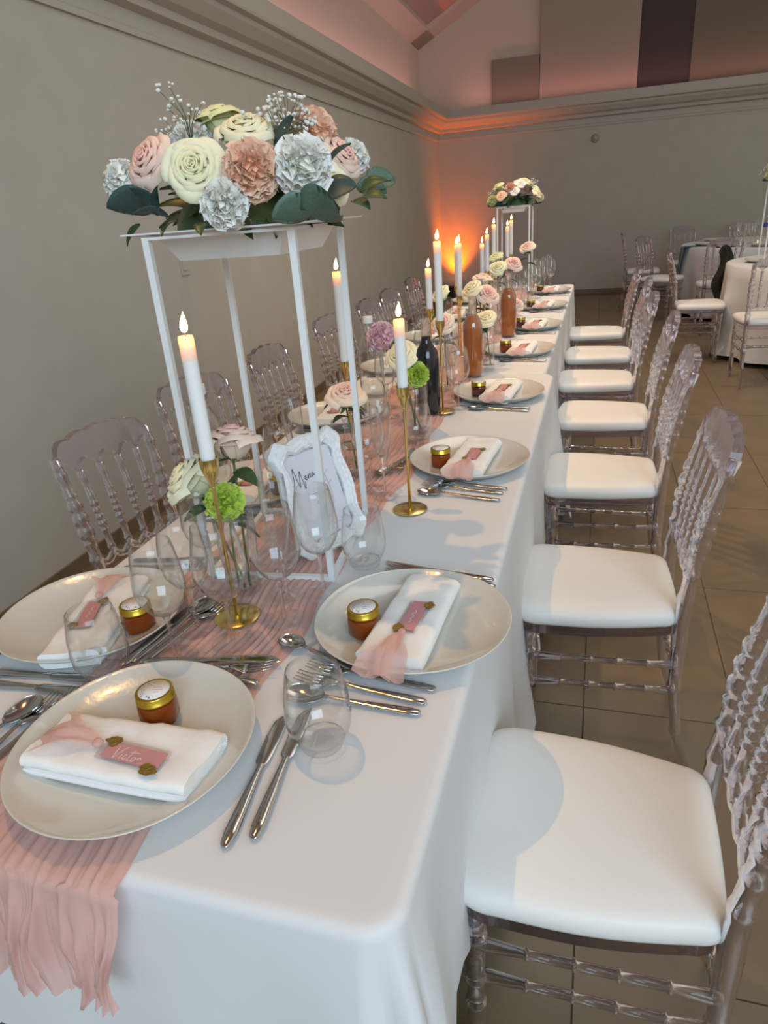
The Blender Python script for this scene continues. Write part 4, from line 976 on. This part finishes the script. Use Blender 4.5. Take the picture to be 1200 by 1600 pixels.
bouquet(-.43, 4.52, [('rose', PINK, .045, (-.425, 4.50, 1.095), (-.2, -.5, .8), 57, 'pink rose beside the right post of the far stand', 2)], TZ+.02)
vase_at(VB, -.475, 3.55, 'small bottle vase right of the second rose wine bottle', TZ+.002)
bouquet(-.475, 3.55, [('rose', PINK, .036, (-.395, 3.66, .875), (.3, -.4, .6), 58, 'small pink rose low beside the third dark honey jar', 1)], TZ+.02)

# ------------------------------------------------------------------ bottles
def make_wine_bottle(wine, label):
    t = thing('wine_bottle', label, 'bottle')
    mb = MB(); shell(mb, [(0, .004), (.030, .003), (.0365, .010), (.0375, .02), (.0375, .185), (.036, .200), (.028, .218), (.0165, .236), (.0145, .255), (.0142, .285), (.0158, .287), (.0158, .296), (.0142, .297)], .0015, 32); obj('body', mb, 'glass', t)
    mb = MB(); mb.lathe([(0, .006), (.029, .006), (.0352, .013), (.0360, .02), (.0360, .185), (.0345, .199), (.027, .216), (.0190, .229), (0, .2291)], 32); obj('wine', mb, wine, t, True, 60)
    mb = MB(); mb.lathe([(.0168, .236), (.0150, .255), (.0147, .284), (.0166, .286), (.0166, .297), (.0125, .2975), (.0115, .26), (.0135, .236)], 24); obj('neck', mb, 'stemglass', t)
    return t
RW = make_wine_bottle('rosewine', 'bottle of rose wine in the middle of the long table, nearer one'); RW.location = (-.449, 2.630, TZ+.002); RW['group'] = 'bottles of rose wine'
b = MB(); strokes([[(-.5, 1), (0, -1), (.5, 1)]], .35, b, lambda p: (.0378*math.sin(.35+p[0]*.012/.0378*.6), -.0380*math.cos(.35+p[0]*.012/.0378*.6), .055+p[1]*.008)); obj('emblem', b, 'gold', RW, False)
dup(RW, (-.418, 3.490, TZ-.002), .2, 'bottle of rose wine in the middle of the long table, farther one')
t = thing('wine_bottle', 'dark wine bottle with green glass neck behind the cream rose', 'bottle', (-.505, 2.10, TZ+.007))
mb = MB(); mb.lathe([(0, .002), (.03, 0), (.0365, .005), (.0375, .02), (.0375, .175), (.034, .198), (.022, .218), (.0150, .232), (.0145, .245), (0, .245)], 32); obj('body', mb, 'darkwine', t)
mb = MB(); shell(mb, [(.0143, .245), (.0142, .285), (.0158, .287), (.0158, .297), (.0142, .298)], .0016, 24); obj('neck', mb, 'stemglass', t)
def make_carafe():
    t = thing('water_bottle', '', 'bottle')
    mb = MB(); shell(mb, [(0, .004), (.035, .003), (.044, .012), (.0455, .04), (.0455, .150), (.043, .175), (.034, .205), (.021, .230), (.0155, .240), (.0148, .262), (.0148, .266)], .001, 32); obj('body', mb, 'glass', t)
    mb = MB(); mb.lathe([(0, .006), (.034, .006), (.043, .014), (.0444, .04), (.0444, .15), (.0420, .175), (.033, .205), (.0195, .230), (0, .231)], 32); obj('water', mb, 'glass', t)
    mb = MB(); mb.lathe([(0, .284), (.0165, .284), (.0175, .281), (.0175, .262), (.016, .261), (0, .261)], 24); obj('cap', mb, 'cap', t, True, 40)
    return t
CA = make_carafe(); place(CA, USED, (-.870, 1.36, TZ), 0, 'clear water bottle with white cap behind the near bouquet', 'clear water bottles')
dup(CA, (-.765, 2.33, TZ), 0, 'clear water bottle with white cap behind the second stand post')

# ------------------------------------------------------------------ menu frame
mf = thing('menu_frame', 'ornate white picture frame with a menu standing under the near flower stand', 'frame', (-.519, 1.070, TZ+.0115))
TILT = .324; ANG = 1.099
mf.rotation_euler = (0, 0, ANG)
u0 = Matrix.Rotation(-TILT, 4, 'X')      # local: x along the bottom edge, y away from the viewer, z up; tilted back
FW, FH = .165, .222
def frame_mb():
    mb = MB(); out = []
    N = 200
    def outer(s):
        # walk round the rectangle, scalloped
        per = 2*(FW+FH); d = s*per
        for (ax, az, bx_, bz, L) in ((0, 0, FW, 0, FW), (FW, 0, FW, FH, FH), (FW, FH, 0, FH, FW), (0, FH, 0, 0, FH)):
            if d <= L: break
            d -= L
        q = d/L; x, z = ax+(bx_-ax)*q, az+(bz-az)*q; nx, nz = (bz-az)/L, -(bx_-ax)/L
        o = .0035*abs(math.sin(q*PI*4))-.001-.006*math.exp(-(min(q, 1-q)*L/.006)**2)+.007*math.exp(-((q-.5)*L/.022)**2)+.006*math.exp(-((min(q, 1-q)*L-.018)/.012)**2)
        return x+nx*o, z+nz*o, nx, nz
    rings = []
    for inset, dep in ((0, 0), (0, -.008), (.005, -.014), (.010, -.0125), (.014, -.015), (.018, -.0135), (.0205, -.0165), (.0245, -.012), (.027, -.010), (.027, -.003)):
        row = []
        for i in range(N):
            x, z, nx, nz = outer(i/N); k = min(1, inset/.028)
            cx, cz = FW/2, FH/2
            xi, zi = max(inset, min(FW-inset, x)), max(inset, min(FH-inset, z))
            bx_ = x+(xi-x)*k if inset else x; bz = z+(zi-z)*k if inset else z
            if inset and k < 1:
                f = 1-inset/ (FW/2); g = 1-inset/(FH/2); bx_ = cx+(x-cx)*f; bz = cz+(z-cz)*g
            relief = .0009*math.sin(i*2*PI/200*42+inset*300)*math.sin(inset/.031*PI)
            row.append((bx_, dep-relief, bz))
        rings.append(row)
    mb.v = [p for r in rings for p in r]
    mb.f = [(j*N+i, (j+1)*N+i, (j+1)*N+(i+1) % N, j*N+(i+1) % N) for j in range(len(rings)-1) for i in range(N)]
    mb.f.append(tuple(range(N)))
    return mb
fr_o = obj('moulding', frame_mb().xf(u0), 'frame', mf, True, 40)
for cx, cz in ((.018, .018), (FW-.018, .018), (.018, FH-.018), (FW-.018, FH-.018), (FW/2, FH-.012), (FW/2, .012)):
    b = MB(); b.lathe([(0, .0045), (.003, .004), (.0045, .002), (.006, .0035), (.0085, .0025), (.010, 0)], 14); b.xf(u0 @ Matrix.Translation((cx, -.0135, cz)) @ Matrix.Rotation(PI/2, 4, 'X')); obj('rosette', b, 'frame', mf)
b = MB(); b.box((.026, -.0045, .026), (FW-.026, -.003, FH-.026)); obj('menu_card', b.xf(u0), 'paper', mf, False)
def TM(p): return u0 @ Vector((p[0], -.0052, p[1]))
b = MB(); X0, Z0 = .0285, FH-.086
strokes([smooth_line([(0, .002), (.006, .012), (.010, .040), (.013, .032), (.018, -.002), (.022, .010), (.028, .030), (.0295, .024), (.032, -.010), (.036, .006)]),
         smooth_line([(.038, .010), (.043, .013), (.043, .017), (.040, .016), (.039, .010), (.044, .008), (.047, .011)]),
         smooth_line([(.049, .018), (.0495, .009), (.052, .016), (.055, .018), (.056, .010), (.058, .011)]),
         smooth_line([(.060, .019), (.060, .012), (.063, .011), (.066, .019), (.067, .012), (.070, .014)])], .0015, b, lambda p: TM((X0+p[0]*.82, Z0+p[1]*.9)))
obj('menu_lettering', b, 'ink', mf, False)
b = MB()
for z, x0, x1 in ((.118, .080, .092), (.112, .066, .108), (.108, .071, .103), (.096, .072, .094), (.092, .070, .096), (.088, .074, .092), (.078, .076, .090), (.062, .074, .092), (.058, .077, .089), (.046, .072, .094), (.0415, .095, .112)):
    k = 0
    while x0 < x1:
        l = .003+.003*((k*7+int(z*1000)) % 3)/2; strokes([[(x0, z), (min(x0+l, x1), z)]], .0012, b, TM); x0 += l+.0016; k += 1
obj('small_print', b, 'inkgrey', mf, False)
b = MB(); strokes([smooth_line([(.100, .160), (.108, .140), (.112, .110), (.110, .080)]), smooth_line([(.108, .14), (.118, .148)]), smooth_line([(.111, .12), (.121, .126)]), smooth_line([(.110, .13), (.101, .126)])], .0008, b, TM); obj('printed_sprig', b, 'inkgrey', mf, False)
b = MB(); b.hexa([tuple(u0 @ Vector(p)) if k < 2 else p for k, p in enumerate([])] or [(.06, .004, 0), (.105, .004, 0), (.105, .085, 0), (.06, .085, 0)]+[(.065, .050, .135), (.10, .050, .135), (.10, .053, .135), (.065, .053, .135)]); obj('easel_back', b, 'blackstand', mf, False)

# ------------------------------------------------------------------ the round tables to the right
def round_table(x, y, r, label, cl):
    t = thing('round_table', label, 'table', (x, y, 0))
    b = MB(); b.lathe([(0, .745), (r-.02, .745), (r-.02, .715), (0, .715)], 40); obj('tabletop', b, 'plastic', t)
    b = MB(); b.lathe([(0, 0), (.25, 0), (.24, .03), (.04, .05), (.04, .715), (0, .715)], 16); obj('pedestal', b, 'plastic', t)
    mb = MB(); N = 120; rows = []
    for rr, z in ((r*.5, .75), (r*.97, .75), (r-.01, .749), (r, .742)): rows.append([(rr*math.cos(i*2*PI/N), rr*math.sin(i*2*PI/N), z) for i in range(N)])
    for j in range(1, 9):
        d = j/8; rows.append([((r+.02*d+.045*d*math.sin(i*2*PI/N*15+x)+.02*d*math.sin(i*2*PI/N*8))*math.cos(i*2*PI/N), (r+.02*d+.045*d*math.sin(i*2*PI/N*15+x)+.02*d*math.sin(i*2*PI/N*8))*math.sin(i*2*PI/N), .742-.70*d) for i in range(N)])
    mb.v = [p for q in rows for p in q]; mb.f = [(j*N+(i+1) % N, j*N+i, (j+1)*N+i, (j+1)*N+(i+1) % N) for j in range(len(rows)-1) for i in range(N)]+[tuple(range(N))]
    o = tag(obj('tablecloth', mb, 'cloth'), cl, 'tablecloth'); o.location = (x, y, 0)
TAx, TAy, TBx, TBy = 1.92, 6.60, 1.80, 8.95
round_table(TAx, TAy, .90, 'round table under the nearer white cloth at the right edge', 'white cloth on the nearer round table at the right edge')
round_table(TBx, TBy, .92, 'round table under the white cloth near the back wall', 'white cloth on the round table near the back wall')
for x, y, a, lab in ((1.15, 5.62, -UP+.0, 'clear chair with white seat in front of the nearer round table, back to the camera'), (.80, 6.40, PI, 'clear chair left of the nearer round table, seen from the side'),
                     (1.12, 7.72, -UP, 'clear chair in front of the far round table, olive jacket beside it'), (.66, 8.45, PI-.55, 'clear chair left of the far round table, nearer one'), (.50, 9.35, PI, 'clear chair left of the far round table, seen edge on'),
                     (1.02, 10.15, UP, 'clear chair behind the far round table by the back wall'), (1.75, 10.3, UP, 'clear chair behind the far round table, partly hidden by bottles'), (1.72, 7.72, -UP, 'clear chair in front of the far round table at the right edge')):
    dup(CH, (x, y, 0), a, lab, 'acrylic chairs round the round tables')
# jacket hanging over the chair
mb = MB(); random.seed(2)
mb.grid(lambda u, v: (1.10+.12*(u-.5)+.03*math.sin(v*7), 7.22+.05*math.sin(u*6+v*4)+(.03 if u > .5 else -.02), .84-.50*v-.06*(2*u-1)**2*(1-v)), 12, 16)
n = len(mb.v); mb.v += [(x+.004, y+.035+.01*math.sin(z*30), z) for x, y, z in mb.v]; nu, nv = 12, 16
mb.f += [tuple(i+n for i in f[::-1]) for f in mb.f]
per = [i for i in range(nu)]+[j*nu+nu-1 for j in range(1, nv)]+[(nv-1)*nu+i for i in range(nu-2, -1, -1)]+[j*nu for j in range(nv-2, 0, -1)]
mb.f += [(a, a+n, b_+n, b_) for a, b_ in zip(per, per[1:]+per[:1])]
jk = tag(obj('jacket', mb, 'olivecloth'), 'dark olive jacket hanging beside the nearer round table', 'jacket'); jk.location = (.02, .22, .0)
# teal runner over the far table's left edge
mb = MB(); R = .925
mb.grid(lambda u, v: (TBx-R-.005+.30*(1-v/.5) if v < .5 else TBx-R-.012-.05*(v-.5), TBy-.32+.18*u+.01*math.sin(v*9), .7525+.003*math.sin(u*20) if v < .5 else .752-.62*(v-.5)), 10, 22)
tag(obj('table_runner', mb, 'teal'), 'teal runner hanging over the left edge of the far round table', 'runner')
# things on the round tables
for i, (x, y) in enumerate(((1.15, 8.75), (1.28, 8.45), (1.62, 8.28), (1.95, 8.3), (1.30, 9.35))):
    dup(PL, (x, y, .751), i, '%s plate from the left on the far round table' % ORD[i].replace('nearest', 'first'))
    if i < 4: dup(JD, (x+.05, y-.02, .7595), 0, '%s dark honey jar from the left on the far round table' % ORD[i].replace('nearest', 'first'))
for i, (x, y) in enumerate(((1.42, 6.12), (1.75, 5.95), (1.30, 6.62))):
    dup(PL, (x, y, .751), i, '%s plate from the left on the nearer round table' % ORD[i].replace('nearest', 'first')); dup(JH, (x+.05, y+.02, .7595), 0, '%s honey jar from the left on the nearer round table' % ORD[i].replace('nearest', 'first'))
random.seed(77)
for i in range(12):
    dup((WG, FLU, WL)[i % 3], (1.38+.055*i+random.uniform(-.02, .02), 8.62+random.uniform(-.1, .22), .7505), 0, 'clear glass in the cluster on the far round table', 'glasses on the far round table')
for i in range(6):
    dup((WG, FLU)[i % 2], (1.50+.09*i, 6.45+random.uniform(-.08, .1), .7505), 0, 'clear glass on the nearer round table', 'glasses on the nearer round table')
def tealight(x, y, lab):
    t = thing('tealight', lab, 'candle', (x, y, .751), group='tealights on the far round table')
    mb = MB(); shell(mb, [(0, .004), (.020, .003), (.025, .010), (.027, .05)], .0015, 20); obj('glass', mb, 'glass', t)
    mb = MB(); mb.lathe([(0, .022), (.018, .022), (.018, .007), (0, .007)], 16); obj('wax', mb, 'wax', t)
    mb = MB(); mb.lathe([(0, .024), (.004, .030), (.0045, .036), (.002, .046), (0, .050)], 10); obj('flame', mb, 'flame', t)
for i, (x, y) in enumerate(((1.40, 8.42), (1.46, 8.75), (1.56, 8.40))): tealight(x, y, '%s small lit tealight from the left on the far round table' % ORD[i].replace('nearest', 'first'))
wb = dup(CA, (1.66, 8.55, .7505), 0, 'water bottle with a blue band on the far round table', '')
b = MB(); b.lathe([(.046, .165), (.0465, .166), (.0445, .195), (.036, .206)], 24); obj('label', b, 'bluecap', wb)
t = thing('wine_bottle', 'black wine bottle on the far round table at the right edge', 'bottle', (1.80, 8.45, .7505))
mb = MB(); mb.lathe([(0, .002), (.03, 0), (.0365, .005), (.0375, .02), (.0375, .175), (.034, .198), (.022, .218), (.0150, .232), (.0145, .296), (0, .297)], 24); obj('body', mb, 'darkwine', t)
mb = MB(); mb.lathe([(.0155, .245), (.0160, .246), (.0160, .299), (0, .300)], 20); obj('foil', mb, 'black', t)
t3 = make_stand(.22, .25, .60, 0, 'white flower stand on the nearer round table, cut by the right edge'); t3.location = (1.405, 6.75, .7505); t3['group'] = 'tall white flower stands'
far_arrangement('dark-leaved cream flowers cut off by the right edge of the picture', Vector((1.405, 6.75, .7505+.597)), 71)
